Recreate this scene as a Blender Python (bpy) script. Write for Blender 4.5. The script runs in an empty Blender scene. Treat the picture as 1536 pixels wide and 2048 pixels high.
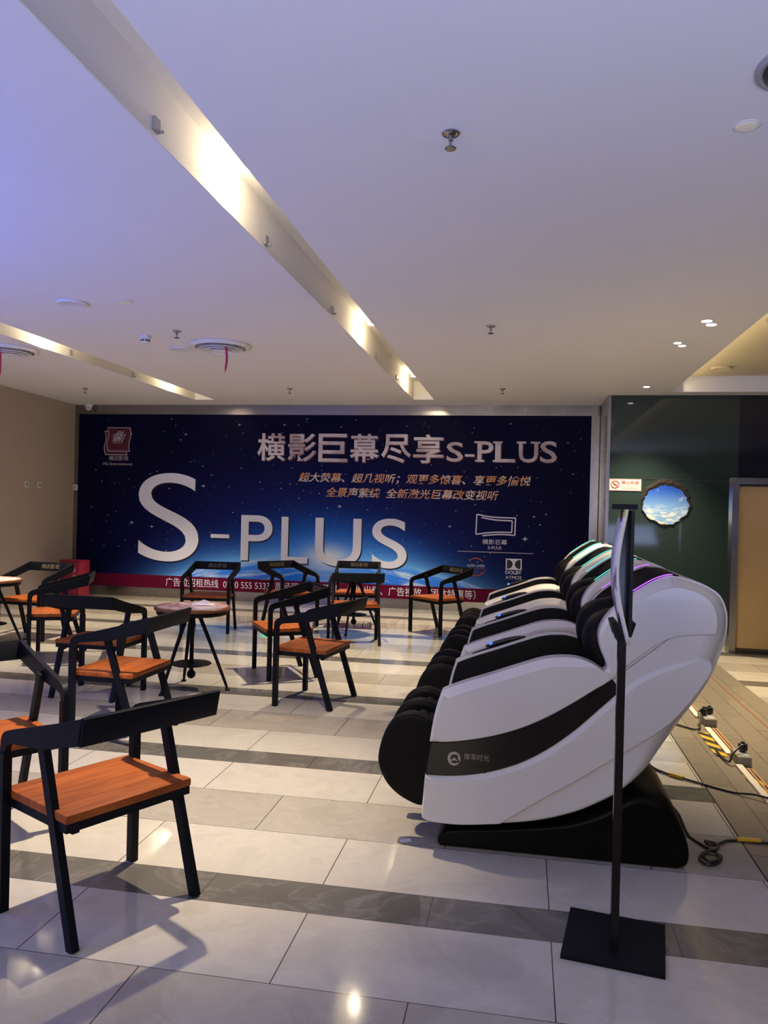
import bpy, bmesh, math, random
from mathutils import Vector, Matrix, noise
SC = bpy.context.scene
COL = SC.collection
PI = math.pi
rnd = random.Random(7)

# ------------------------------------------------------------------ camera, world, big lights, exposure
def set_camera():
    yaw, pitch, roll, F = 0.176428, 0.0049052, 0.0247658, 1574.7
    f = Vector((-math.sin(yaw)*math.cos(pitch), math.cos(yaw)*math.cos(pitch), -math.sin(pitch)))
    r = Vector((math.cos(yaw), math.sin(yaw), 0)); d = f.cross(r)
    c, s = math.cos(roll), math.sin(roll)
    r2 = r*c - d*s; d2 = r*s + d*c
    cam = bpy.data.cameras.new('camera'); o = bpy.data.objects.new('camera', cam); COL.objects.link(o)
    m = Matrix((r2, -d2, -f)).transposed().to_4x4(); m.translation = Vector((0, 0, 1.45))
    o.matrix_world = m
    cam.sensor_fit = 'HORIZONTAL'; cam.sensor_width = 36; cam.lens = F/1536*36
    cam.clip_start = .05; cam.clip_end = 100
    SC.camera = o
set_camera()
SC.view_settings.view_transform = 'Standard'; SC.view_settings.look = 'None'
SC.view_settings.gamma = 1; SC.view_settings.use_curve_mapping = False
SC.view_settings.exposure = 0.0
W = bpy.data.worlds.new('world'); SC.world = W; W.use_nodes = True
W.node_tree.nodes['Background'].inputs[0].default_value = (.50, .45, .50, 1)
W.node_tree.nodes['Background'].inputs[1].default_value = .10

def area(name, loc, target, sx, sy, col, e, spread):
    l = bpy.data.lights.new(name, 'AREA'); l.shape = 'RECTANGLE'; l.size = sx; l.size_y = sy; l.color = col; l.energy = e; l.spread = math.radians(spread)
    o = bpy.data.objects.new(name, l); COL.objects.link(o); o.location = loc
    o.rotation_euler = (Vector(target)-Vector(loc)).to_track_quat('-Z', 'Y').to_euler()
    return o
# the lobby's video wall, behind the photographer on the left, then added fill lamps behind
area('video_wall_glow', (-5.3, 1.2, .9), (-4.7, 2.6, 2.95), 2.2, 1.0, (.01, .14, 1.0), 112, 110)
area('video_wall_light', (-5.7, .6, 1.7), (-1.0, 3.2, .3), 3.0, 1.8, (.16, .24, 1.0), 38, 150)
area('ceiling_fill', (1.0, -1.5, .9), (1.1, .1, 2.95), 5, .8, (.47, .55, 1.0), 132, 112)  # added fill, aimed up to brighten the ceiling
area('front_fill', (-2.0, -3.8, 2.0), (0, 4, 1.0), 3, 1.8, (1.0, .86, .60), 88, 180)  # added warm fill for surfaces facing the camera
area('cove_light', (1.85, 5.5, 3.0), (3.2, 5.5, 3.12), 9, .06, (1.0, .80, .48), 11, 180)

# ------------------------------------------------------------------ materials
def nt(name):
    m = bpy.data.materials.new(name); m.use_nodes = True
    return m, m.node_tree, m.node_tree.nodes['Principled BSDF']
def mat(name, col, rough=.5, metal=0, spec=.5, coat=0, emit=None, es=0, bump=0, bscale=200, var=0, vscale=5):
    m, t, b = nt(name)
    b.inputs['Base Color'].default_value = (*col, 1); b.inputs['Roughness'].default_value = rough
    b.inputs['Metallic'].default_value = metal; b.inputs['Specular IOR Level'].default_value = spec
    b.inputs['Coat Weight'].default_value = coat
    if emit: b.inputs['Emission Color'].default_value = (*emit, 1); b.inputs['Emission Strength'].default_value = es
    if bump or var:
        tc = t.nodes.new('ShaderNodeTexCoord')
        n = t.nodes.new('ShaderNodeTexNoise'); n.inputs['Scale'].default_value = bscale if bump else vscale
        n.inputs['Detail'].default_value = 4
        t.links.new(tc.outputs['Object'], n.inputs['Vector'])
        if bump:
            bp = t.nodes.new('ShaderNodeBump'); bp.inputs['Strength'].default_value = bump; bp.inputs['Distance'].default_value = .002
            t.links.new(n.outputs[0], bp.inputs['Height']); t.links.new(bp.outputs[0], b.inputs['Normal'])
        if var:
            n2 = t.nodes.new('ShaderNodeTexNoise'); n2.inputs['Scale'].default_value = vscale; n2.inputs['Detail'].default_value = 3
            t.links.new(tc.outputs['Object'], n2.inputs['Vector'])
            mx = t.nodes.new('ShaderNodeMix'); mx.data_type = 'RGBA'
            mx.inputs[6].default_value = tuple(c*(1-var) for c in col)+(1,); mx.inputs[7].default_value = tuple(min(1, c*(1+var)) for c in col)+(1,)
            t.links.new(n2.outputs[0], mx.inputs[0]); t.links.new(mx.outputs[2], b.inputs['Base Color'])
    return m
class NB:
    """tiny helper to chain math nodes"""
    def __init__(s, t): s.t = t
    def m(s, op, a, b=None, c=None, clamp=False):
        n = s.t.nodes.new('ShaderNodeMath'); n.operation = op; n.use_clamp = clamp
        for i, v in enumerate((a, b, c)):
            if v is None: continue
            if isinstance(v, (int, float)): n.inputs[i].default_value = v
            else: s.t.links.new(v, n.inputs[i])
        return n.outputs[0]
    def mix(s, f, a, b, blend='MIX'):
        n = s.t.nodes.new('ShaderNodeMix'); n.data_type = 'RGBA'; n.blend_type = blend
        for i, v in ((0, f), (6, a), (7, b)):
            if isinstance(v, (int, float)): n.inputs[i].default_value = v
            elif isinstance(v, tuple): n.inputs[i].default_value = (*v, 1) if len(v) == 3 else v
            else: s.t.links.new(v, n.inputs[i])
        return n.outputs[2]
    def noise(s, vec, scale, detail=4, rough=.5, dist=0):
        n = s.t.nodes.new('ShaderNodeTexNoise'); n.inputs['Scale'].default_value = scale; n.inputs['Detail'].default_value = detail
        n.inputs['Roughness'].default_value = rough; n.inputs['Distortion'].default_value = dist
        s.t.links.new(vec, n.inputs['Vector']); return n.outputs[0]
    def comb(s, x, y, z):
        n = s.t.nodes.new('ShaderNodeCombineXYZ')
        for i, v in enumerate((x, y, z)):
            if isinstance(v, (int, float)): n.inputs[i].default_value = v
            else: s.t.links.new(v, n.inputs[i])
        return n.outputs[0]
    def white(s, vec):
        n = s.t.nodes.new('ShaderNodeTexWhiteNoise'); n.noise_dimensions = '3D'; s.t.links.new(vec, n.inputs['Vector']); return n.outputs[0]
    def coords(s):
        tc = s.t.nodes.new('ShaderNodeTexCoord'); sp = s.t.nodes.new('ShaderNodeSeparateXYZ'); s.t.links.new(tc.outputs['Object'], sp.inputs[0])
        return tc.outputs['Object'], sp.outputs[0], sp.outputs[1], sp.outputs[2]
    def smooth(s, v, a, b):
        n = s.t.nodes.new('ShaderNodeMapRange'); n.interpolation_type = 'SMOOTHSTEP'
        n.inputs[1].default_value = a; n.inputs[2].default_value = b; s.t.links.new(v, n.inputs[0]); return n.outputs[0]

def floor_material():
    m, t, b = nt('floor_tiles'); k = NB(t); vec, x, y, z = k.coords()
    P = 1.499
    u = k.m('FLOORED_MODULO', k.m('SUBTRACT', y, 2.716), P)
    row = k.m('FLOOR', k.m('DIVIDE', k.m('SUBTRACT', y, 2.716), P))
    stripe = k.m('LESS_THAN', u, .2165)
    mid = k.m('MULTIPLY', k.m('GREATER_THAN', u, .644), k.m('LESS_THAN', u, 1.0715))
    far = k.m('GREATER_THAN', u, 1.0715)
    half = k.m('ADD', stripe, mid)
    g = k.m('ABSOLUTE', u)
    for e in (.2165, .644, 1.0715, P): g = k.m('MINIMUM', g, k.m('ABSOLUTE', k.m('SUBTRACT', u, e)))
    xs = k.m('ADD', k.m('SUBTRACT', x, .125), k.m('MULTIPLY', half, .425))
    v = k.m('FLOORED_MODULO', xs, .85)
    j = k.m('MINIMUM', v, k.m('SUBTRACT', .85, v))
    grout = k.m('MAXIMUM', k.m('LESS_THAN', g, .0016), k.m('LESS_THAN', j, .0020))
    rid = k.m('ADD', k.m('MULTIPLY', row, 4), k.m('ADD', k.m('MULTIPLY', mid, 2), k.m('ADD', stripe, k.m('MULTIPLY', far, 3))))
    tid = k.comb(k.m('FLOOR', k.m('DIVIDE', xs, .85)), rid, 0)
    wn = k.white(tid)
    off = k.comb(k.m('ADD', x, k.m('MULTIPLY', wn, 7)), y, k.m('MULTIPLY', wn, 13))
    n1 = k.noise(off, 2.6, 6, .62, 1.2); n2 = k.noise(off, 9, 5, .6, 2.0)
    col = k.mix(stripe, k.mix(mid, (.44, .41, .36), (.325, .296, .255)), (.105, .098, .088))
    tone = k.m('ADD', .72, k.m('ADD', k.m('MULTIPLY', n1, .42), k.m('ADD', k.m('MULTIPLY', n2, .18), k.m('MULTIPLY', wn, .06))))
    vein = k.m('POWER', k.m('SUBTRACT', 1, k.m('MULTIPLY', 2, k.m('ABSOLUTE', k.m('SUBTRACT', n1, .5)))), 26)
    tcol = k.mix(1.0, col, k.comb(tone, tone, tone), 'MULTIPLY')
    tcol = k.mix(k.m('MULTIPLY', vein, .09), tcol, (.72, .69, .62))
    tcol = k.mix(grout, tcol, (.055, .05, .045))
    # dark plank band running down the right side
    inb = k.m('MULTIPLY', k.m('GREATER_THAN', x, .992), k.m('LESS_THAN', x, 1.90))
    bu = k.m('FLOORED_MODULO', k.m('SUBTRACT', x, .992), .1513); bi = k.m('FLOOR', k.m('DIVIDE', k.m('SUBTRACT', x, .992), .1513))
    bg = k.m('MINIMUM', bu, k.m('SUBTRACT', .1513, bu))
    by = k.m('ADD', y, k.m('MULTIPLY', bi, .37)); bv = k.m('FLOORED_MODULO', by, .9)
    bj = k.m('MINIMUM', bv, k.m('SUBTRACT', .9, bv))
    bgr = k.m('MAXIMUM', k.m('LESS_THAN', bg, .0017), k.m('LESS_THAN', bj, .0018))
    bw = k.white(k.comb(bi, k.m('FLOOR', k.m('DIVIDE', by, .9)), 3))
    bt = k.m('ADD', .72, k.m('ADD', k.m('MULTIPLY', bw, .16), k.m('MULTIPLY', n2, .35)))
    bcol = k.mix(1.0, (.225, .195, .155), k.comb(bt, bt, bt), 'MULTIPLY')
    bcol = k.mix(bgr, bcol, (.06, .05, .04))
    red = k.m('LESS_THAN', k.m('ABSOLUTE', k.m('SUBTRACT', x, 1.69)), .006)
    bcol = k.mix(red, bcol, (.24, .09, .05))
    edge = k.m('LESS_THAN', k.m('ABSOLUTE', k.m('SUBTRACT', x, .992)), .004)
    fc = k.mix(edge, k.mix(inb, tcol, bcol), (.03, .027, .025))
    t.links.new(fc, b.inputs['Base Color'])
    rr = k.m('ADD', .045, k.m('MULTIPLY', k.noise(vec, 5, 4), .075)); rr = k.m('ADD', rr, k.m('MULTIPLY', inb, .15))
    t.links.new(rr, b.inputs['Roughness'])
    b.inputs['Specular IOR Level'].default_value = .5
    return m

def poster_material():
    m, t, b = nt('poster_print'); k = NB(t); vec, x, y, z = k.coords()
    # night sky, lighter towards the planet
    dx = k.m('DIVIDE', k.m('SUBTRACT', x, -3.0), 4.2); dz = k.m('DIVIDE', k.m('SUBTRACT', z, .9), 1.6)
    rr = k.m('SQRT', k.m('ADD', k.m('MULTIPLY', dx, dx), k.m('MULTIPLY', dz, dz)))
    sky = k.mix(k.smooth(rr, .15, 1.05), (.007, .008, .10), (.0022, .0022, .022))
    neb = k.noise(vec, .9, 4, .6, .8)
    sky = k.mix(k.m('MULTIPLY', k.smooth(neb, .5, .8), .35), sky, (.016, .006, .05))
    # planet limb
    ex = k.m('SUBTRACT', x, -2.95); ez = k.m('SUBTRACT', z, -6.76)
    R = k.m('SUBTRACT', k.m('SQRT', k.m('ADD', k.m('MULTIPLY', ex, ex), k.m('MULTIPLY', ez, ez))), 7.5)
    side = k.m('EXPONENT', k.m('MULTIPLY', k.m('MULTIPLY', ex, ex), -.22))
    glow = k.m('MULTIPLY', k.m('EXPONENT', k.m('MULTIPLY', k.m('MAXIMUM', R, 0), -4.2)), side)
    tight = k.m('MULTIPLY', k.m('EXPONENT', k.m('MULTIPLY', k.m('ABSOLUTE', R), -9)), k.m('EXPONENT', k.m('MULTIPLY', k.m('MULTIPLY', ex, ex), -.18)))
    c = k.mix(glow, sky, (.010, .16, 1.0))
    st = k.comb(k.m('MULTIPLY', x, .55), 0, k.m('MULTIPLY', R, 5.5))
    cl = k.noise(st, 2.2, 6, .62, .9)
    earth = k.mix(k.smooth(cl, .42, .72), (.012, .18, 1.0), (.72, .90, 1.0))
    earth = k.mix(k.smooth(R, -.42, -.05), k.mix(.30, earth, (.01, .04, .30)), earth)
    dim = k.m('SUBTRACT', 1, k.smooth(k.m('ABSOLUTE', ex), 1.6, 3.6))
    earth = k.mix(dim, (.005, .03, .22), earth)
    c = k.mix(k.m('SUBTRACT', 1, k.smooth(R, -.03, .01)), c, earth)
    c = k.mix(k.m('MULTIPLY', tight, .85), c, (.20, .58, 1.0))
    # rising sun and its rays
    sx = k.m('SUBTRACT', x, -2.85); sz = k.m('SUBTRACT', z, .70)
    sr = k.m('SQRT', k.m('ADD', k.m('MULTIPLY', sx, sx), k.m('MULTIPLY', k.m('MULTIPLY', sz, sz), 3.4)))
    ang = k.m('ARCTAN2', sz, sx)
    rays = k.noise(k.comb(k.m('MULTIPLY', ang, 6), 0, 0), 1.4, 3, .7)
    rays = k.m('MULTIPLY', k.smooth(rays, .5, .78), k.m('EXPONENT', k.m('MULTIPLY', sr, -1.7)))
    c = k.mix(k.m('MULTIPLY', k.m('EXPONENT', k.m('MULTIPLY', k.m('MULTIPLY', sr, sr), -1.6)), .72), c, (.03, .27, 1.0))
    c = k.mix(k.m('MULTIPLY', rays, .45), c, (.25, .55, 1.0))
    c = k.mix(k.m('MULTIPLY', k.m('EXPONENT', k.m('MULTIPLY', k.m('MULTIPLY', sr, sr), -12)), .95), c, (.80, .92, 1.0))
    # maroon contact band along the foot
    c = k.mix(k.m('LESS_THAN', z, .338), c, (.115, .004, .03))
    t.links.new(c, b.inputs['Base Color']); b.inputs['Roughness'].default_value = .55; b.inputs['Specular IOR Level'].default_value = .08
    return m

def wood_material(name, ca, cb, axis=0):
    m, t, b = nt(name); k = NB(t); vec, x, y, z = k.coords()
    oi = t.nodes.new('ShaderNodeObjectInfo')
    st = k.comb(k.m('ADD', k.m('MULTIPLY', x, 2.2), k.m('MULTIPLY', oi.outputs['Random'], 30)), k.m('MULTIPLY', y, 26), z)
    n = k.noise(st, 1.6, 6, .62, .7); n2 = k.noise(vec, 7, 3)
    c = k.mix(k.smooth(n, .28, .72), ca, cb)
    pl = k.m('FLOOR', k.m('DIVIDE', k.m('ADD', y, 1), .085)); w = k.white(k.comb(pl, oi.outputs['Random'], 0))
    tone = k.m('ADD', .82, k.m('ADD', k.m('MULTIPLY', w, .22), k.m('MULTIPLY', n2, .14)))
    c = k.mix(1.0, c, k.comb(tone, tone, tone), 'MULTIPLY')
    t.links.new(c, b.inputs['Base Color']); b.inputs['Roughness'].default_value = .45; b.inputs['Specular IOR Level'].default_value = .2
    return m

def gradient_print(name, a, bcol, lo, hi, scale):
    m, t, b = nt(name); k = NB(t); vec, x, y, z = k.coords()
    n = k.noise(k.comb(x, 0, k.m('MULTIPLY', z, 1.5)), scale, 2)
    t.links.new(k.mix(k.smooth(n, lo, hi), a, bcol), b.inputs['Base Color']); b.inputs['Roughness'].default_value = .5
    return m

def sky_picture_material():
    m, t, b = nt('sky_picture_print'); k = NB(t); vec, x, y, z = k.coords()
    c = k.mix(k.smooth(z, -.16, .2), (.22, .48, .88), (.010, .085, .58))
    n = k.noise(k.comb(k.m('MULTIPLY', x, 5), 0, k.m('MULTIPLY', z, 20)), 1.6, 5, .6)
    low = k.m('SUBTRACT', 1, k.smooth(z, -.16, .0))
    c = k.mix(k.m('MULTIPLY', k.smooth(n, .42, .62), low), c, (.85, .86, .82))
    c = k.mix(k.m('MULTIPLY', k.smooth(k.noise(vec, 9, 4), .58, .72), k.smooth(z, -.02, .1)), c, (.6, .75, .95))
    t.links.new(c, b.inputs['Base Color']); b.inputs['Roughness'].default_value = .4
    return m

def table_print_material():
    m, t, b = nt('table_print'); k = NB(t); vec, x, y, z = k.coords()
    n = k.noise(vec, 7, 4, .6, 1.5); n2 = k.noise(vec, 16, 3, .6, .8)
    c = k.mix(k.smooth(n, .42, .66), (.78, .62, .60), (.46, .13, .18))
    c = k.mix(k.m('MULTIPLY', k.smooth(n2, .55, .75), .6), c, (.75, .66, .66))
    r = k.m('SQRT', k.m('ADD', k.m('MULTIPLY', x, x), k.m('MULTIPLY', y, y)))
    c = k.mix(k.m('GREATER_THAN', r, .268), c, (.26, .10, .045))
    t.links.new(c, b.inputs['Base Color']); b.inputs['Roughness'].default_value = .25
    return m

def brushed(name, col, rough):
    m, t, b = nt(name); k = NB(t); vec, x, y, z = k.coords()
    n = k.noise(k.comb(k.m('MULTIPLY', x, 3), k.m('MULTIPLY', y, 3), k.m('MULTIPLY', z, 3)), 1.2, 3, .6)
    t.links.new(k.mix(n, tuple(c*.8 for c in col), col), b.inputs['Base Color'])
    b.inputs['Metallic'].default_value = 1
    t.links.new(k.m('ADD', rough-.06, k.m('MULTIPLY', n, .14)), b.inputs['Roughness'])
    bp = t.nodes.new('ShaderNodeBump'); bp.inputs['Strength'].default_value = .12; bp.inputs['Distance'].default_value = .02
    t.links.new(n, bp.inputs['Height']); t.links.new(bp.outputs[0], b.inputs['Normal'])
    return m

def tape_material():
    m, t, b = nt('hazard_tape'); k = NB(t); vec, x, y, z = k.coords()
    s = k.m('FLOORED_MODULO', k.m('ADD', x, k.m('MULTIPLY', y, .8)), .13)
    t.links.new(k.mix(k.m('LESS_THAN', s, .065), (.62, .38, .015), (.012, .011, .01)), b.inputs['Base Color'])
    b.inputs['Roughness'].default_value = .4
    return m

M = dict(
 floor=floor_material(), poster=poster_material(),
 ceiling=mat('ceiling_paint', (.74, .74, .75), .85, var=.02, vscale=1.5),
 slot=mat('slot_paint', (.78, .75, .68), .8),
 recess=mat('recess_warm_cast', (.68, .60, .42), .8),  # warm cast of the cove lighting is put into this colour
 taupe=mat('taupe_wall_paint', (.46, .385, .33), .75, var=.05, vscale=2),
 green=mat('green_glass_panel', (.027, .047, .046), .06, spec=.6),
 navy=mat('navy_glass_panel', (.010, .012, .026), .05, spec=.6),
 steel=brushed('brushed_steel', (.36, .34, .34), .24),
 steel_dark=brushed('dark_steel', (.25, .24, .26), .3),
 wood=wood_material('orange_wood', (.20, .046, .0085), (.37, .098, .019)),
 black_metal=mat('black_powder_coat', (.0040, .0048, .0080), .5, spec=.13, bump=.15, bscale=500),
 white_shell=mat('white_gloss_shell', (.63, .60, .56), .18, coat=.15, spec=.35),
 gloss_black=mat('gloss_black', (.011, .008, .0075), .16, spec=.25),
 black_panel=mat('satin_black', (.004, .004, .005), .5, spec=.2),
 leather=mat('black_leather', (.0030, .0026, .0030), .5, spec=.12, bump=.35, bscale=260),
 base_black=mat('base_black', (.0026, .0028, .0028), .38, spec=.10),
 table_print=table_print_material(), table_edge=mat('table_edge_wood', (.20, .07, .03), .4),
 print_white=mat('print_white', (.74, .77, .92), .5), print_grey=mat('print_grey', (.44, .42, .45), .5),
 print_silver=gradient_print('print_silver', (.66, .61, .61), (.44, .35, .34), .4, .65, 2.5),
 print_shadow=mat('print_edge', (.16, .045, .035), .5),
 print_orange=gradient_print('print_orange', (.62, .28, .09), (.70, .58, .46), .42, .62, 3.5),
 print_red=mat('print_red', (.32, .06, .06), .5), print_maroon=mat('print_maroon', (.09, .006, .025), .5),
 print_navy=mat('print_navy', (.004, .004, .02), .5), star=mat('print_star', (.42, .46, .62), .5),
 sign_white=mat('sign_white', (.80, .74, .72), .45), sign_red=mat('sign_red', (.62, .06, .05), .45), sign_grey=mat('sign_grey', (.25, .23, .24), .5),
 sky_picture=sky_picture_material(), rubble=mat('rubble_print', (.017, .013, .011), .8, var=.9, vscale=55),
 tan=mat('tan_door_face', (.46, .32, .15), .5, var=.10, vscale=2.2),
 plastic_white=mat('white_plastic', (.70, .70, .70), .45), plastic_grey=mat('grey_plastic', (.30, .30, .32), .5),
 plastic_black=mat('black_plastic', (.010, .010, .010), .4),
 chrome=mat('chrome', (.35, .35, .36), .2, metal=1), dark_hole=mat('dark_interior', (.02, .018, .018), .35),
 lamp_on=mat('lamp_lens_lit', (1, .9, .7), .4, emit=(1, .86, .62), es=14), lamp_dim=mat('lamp_lens_dim', (.6, .58, .5), .3, emit=(1, .95, .8), es=.10),
 ribbon=mat('red_ribbon', (.45, .012, .06), .6), red_box=mat('red_box_paint', (.22, .008, .03), .45),
 led_purple=mat('led_purple', (.3, .1, .6), .4, emit=(.42, .08, 1), es=2.2), led_teal=mat('led_teal', (.1, .5, .5), .4, emit=(.06, .75, .62), es=1.6),
 led_blue=mat('led_blue', (.05, .1, .8), .4, emit=(.06, .20, 1), es=1.3), reflection_green=mat('reflection_green', (.02, .5, .25), .4, emit=(.03, .8, .40), es=.55),  # the green one imitates a reflection in the floor
 emblem=mat('emblem_beige', (.42, .36, .30), .4), emblem_text=mat('emblem_lettering', (.26, .23, .19), .4),
 gold=mat('faded_gold', (.16, .13, .08), .5), tape=tape_material(), tape_yellow=mat('yellow_tape', (.55, .33, .02), .45),
 trunking=mat('white_trunking', (.66, .60, .52), .5), copper=mat('copper_strip', (.50, .24, .10), .45), socket=mat('socket_box', (.26, .235, .19), .5),
 tissue=mat('tissue_paper', (.75, .70, .72), .9), paper_face=None, paper_edge=mat('paper_edge', (.60, .57, .45), .6),
)
def paper_material():
    m, t, b = nt('leaflet_print'); k = NB(t); vec, x, y, z = k.coords()
    n = k.noise(k.comb(0, k.m('MULTIPLY', y, 5), k.m('MULTIPLY', z, 9)), 1.3, 4, .6)
    c = k.mix(k.smooth(n, .47, .62), (.62, .62, .74), (.10, .09, .17))
    az = k.m('ABSOLUTE', z); c = k.mix(k.m('GREATER_THAN', az, .20), c, (.36, .36, .10))
    t.links.new(c, b.inputs['Base Color']); b.inputs['Roughness'].default_value = .35
    return m
M['paper_face'] = paper_material()

# ------------------------------------------------------------------ mesh helpers
def link(name, me, m=None, parent=None):
    o = bpy.data.objects.new(name, me); COL.objects.link(o)
    if m is not None: me.materials.append(m)
    if parent is not None: o.parent = parent
    return o
def mesh(name, verts, faces, m=None, parent=None, smooth=None):
    me = bpy.data.meshes.new(name); me.from_pydata([tuple(v) for v in verts], [], faces)
    bm = bmesh.new(); bm.from_mesh(me); bmesh.ops.recalc_face_normals(bm, faces=bm.faces); bm.to_mesh(me); bm.free()
    if smooth is not None:
        for p in me.polygons: p.use_smooth = True
        me.set_sharp_from_angle(angle=math.radians(smooth))
    return link(name, me, m, parent)
class G:
    """collects shapes into one mesh"""
    def __init__(s): s.v = []; s.f = []
    def add(s, v, f):
        n = len(s.v); s.v += [tuple(a) for a in v]; s.f += [tuple(i+n for i in q) for q in f]; return s
    def box(s, c, d, mtx=None, bev=0):
        x, y, z = d[0]/2, d[1]/2, d[2]/2
        if bev:
            bm = bmesh.new(); bmesh.ops.create_cube(bm, size=1)
            for v in bm.verts: v.co = Vector((v.co.x*d[0], v.co.y*d[1], v.co.z*d[2]))
            bmesh.ops.bevel(bm, geom=list(bm.edges), offset=bev, segments=2, profile=.6, affect='EDGES')
            bm.verts.index_update()
            vs = [Vector(v.co) for v in bm.verts]; fs = [[v.index for v in f.verts] for f in bm.faces]; bm.free()
        else:
            vs = [Vector((a*x, b*y, e*z)) for a in (-1, 1) for b in (-1, 1) for e in (-1, 1)]
            fs = [(0, 1, 3, 2), (4, 6, 7, 5), (0, 4, 5, 1), (2, 3, 7, 6), (0, 2, 6, 4), (1, 5, 7, 3)]
        if mtx is not None: vs = [mtx @ v for v in vs]
        return s.add([v+Vector(c) for v in vs], fs)
    def bar(s, a, b, w, d, up=(0, 1, 0)):
        """rectangular bar from a to b"""
        a, b = Vector(a), Vector(b); t = (b-a).normalized(); u = Vector(up); u = (u-t*u.dot(t)).normalized(); r = t.cross(u)
        vs = [p+r*(w/2*i)+u*(d/2*j) for p in (a, b) for i, j in ((-1, -1), (1, -1), (1, 1), (-1, 1))]
        return s.add(vs, [(0, 3, 2, 1), (4, 5, 6, 7)]+[(i, (i+1) % 4, 4+(i+1) % 4, 4+i) for i in range(4)])
    def lathe(s, prof, c=(0, 0, 0), n=32, mtx=None):
        vs = []; fs = []; k = len(prof)
        for i in range(n):
            a = 2*PI*i/n
            for r, z in prof: vs.append(Vector((r*math.cos(a), r*math.sin(a), z)))
        for i in range(n):
            for j in range(k-1): fs.append((i*k+j, ((i+1) % n)*k+j, ((i+1) % n)*k+j+1, i*k+j+1))
        if prof[0][0] > 1e-6: fs.append(tuple(i*k for i in range(n)))
        if prof[-1][0] > 1e-6: fs.append(tuple(i*k+k-1 for i in range(n)))
        if mtx is not None: vs = [mtx @ v for v in vs]
        return s.add([v+Vector(c) for v in vs], fs)
    def tube(s, pts, r, n=10, closed=False):
        pts = [Vector(p) for p in pts]; N = len(pts); rs = r if isinstance(r, (list, tuple)) else [r]*N
        t0 = (pts[1]-pts[0]).normalized(); u = t0.orthogonal().normalized(); vs = []
        for i, p in enumerate(pts):
            if closed: t = (pts[(i+1) % N]-pts[i-1]).normalized()
            else: t = (pts[min(i+1, N-1)]-pts[max(i-1, 0)]).normalized()
            u = (u-t*u.dot(t)).normalized(); w = t.cross(u)
            vs += [p+(u*math.cos(2*PI*k/n)+w*math.sin(2*PI*k/n))*rs[i] for k in range(n)]
        fs = [(i*n+k, i*n+(k+1) % n, ((i+1) % N)*n+(k+1) % n, ((i+1) % N)*n+k) for i in range(N if closed else N-1) for k in range(n)]
        if not closed: fs += [tuple(range(n-1, -1, -1)), tuple((N-1)*n+k for k in range(n))]
        return s.add(vs, fs)
    def ellipsoid(s, c, r, n=16, k=10, mtx=None):
        prof = [(max(math.sin(PI*i/k), 0), -math.cos(PI*i/k)) for i in range(k+1)]
        prof[0] = (0, -1); prof[-1] = (0, 1)
        m = Matrix.Diagonal(Vector(r)); m = m if mtx is None else mtx @ m
        return s.lathe(prof, c, n, m)
    def out(s, name, m, parent=None, smooth=None, weld=False):
        o = mesh(name, s.v, s.f, m, parent, smooth)
        if weld:
            bm = bmesh.new(); bm.from_mesh(o.data); bmesh.ops.remove_doubles(bm, verts=bm.verts, dist=1e-5)
            bmesh.ops.recalc_face_normals(bm, faces=bm.faces); bm.to_mesh(o.data); bm.free()
        return o
def crom(pts, n=5):
    """open Catmull-Rom through pts, last point left out"""
    out = []; P = [pts[0]]+list(pts)+[pts[-1]]
    for i in range(1, len(P)-2):
        p0, p1, p2, p3 = [Vector(q) for q in P[i-1:i+3]]
        for j in range(n):
            t = j/n
            out.append(.5*((2*p1)+(p2-p0)*t+(2*p0-5*p1+4*p2-p3)*t*t+(3*p1-p0-3*p2+p3)*t**3))
    return out
def path(*segs, n=5):
    out = []
    for s in segs: out += crom(s, n)
    return out
def inset(pts, d):
    N = len(pts); A = sum(pts[i][0]*pts[(i+1) % N][1]-pts[(i+1) % N][0]*pts[i][1] for i in range(N)); sg = 1 if A > 0 else -1
    ds = d if isinstance(d, list) else [d]*N; out = []
    for i in range(N):
        a = Vector(pts[i])-Vector(pts[i-1]); b = Vector(pts[(i+1) % N])-Vector(pts[i])
        if a.length < 1e-9: a = b
        if b.length < 1e-9: b = a
        a.normalize(); b.normalize()
        na, nb = Vector((-a.y, a.x))*sg, Vector((-b.y, b.x))*sg; m = na+nb
        m = na if m.length < 1e-6 else m.normalized(); k = max(.45, m.dot(na))
        out.append(Vector(pts[i])+m*(ds[i]/k))
    return out
def plate(name, outline, layers, m, parent=None, smooth=32, flip=None):
    """solid between stacked outlines in the xz plane; layers = (y or list of y, inset or list)"""
    g = G(); N = len(outline)
    add = lambda d, e: [q+e for q in d] if isinstance(d, list) else d+e
    layers = [(layers[0][0], add(layers[0][1], .003))]+list(layers)+[(layers[-1][0], add(layers[-1][1], .003))]
    for y, d in layers:
        ring = inset(outline, d); ys = y if isinstance(y, list) else [y]*N
        g.v += [(p[0], (ys[i] if flip is None else flip*ys[i]), p[1]) for i, p in enumerate(ring)]
    for k in range(len(layers)-1):
        g.f += [(k*N+i, k*N+(i+1) % N, (k+1)*N+(i+1) % N, (k+1)*N+i) for i in range(N)]
    g.f += [tuple(range(N)), tuple((len(layers)-1)*N+i for i in range(N))]
    return g.out(name, m, parent, smooth)
def pad(y0, y1, r, k=4):
    """layers of a plate with rounded rims at both faces"""
    L = []
    for i in range(k+1):
        a = PI/2*i/k; L.append((y0+r*(1-math.sin(a)), r*(1-math.cos(a))))
    L = L[::-1]
    return [(y0+r*(1-math.cos(PI/2*i/k)), r*(1-math.sin(PI/2*i/k))) for i in range(k+1)]+[(y1-r*(1-math.sin(PI/2*i/k)), r*(1-math.cos(PI/2*i/k))) for i in range(k+1)]
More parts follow.
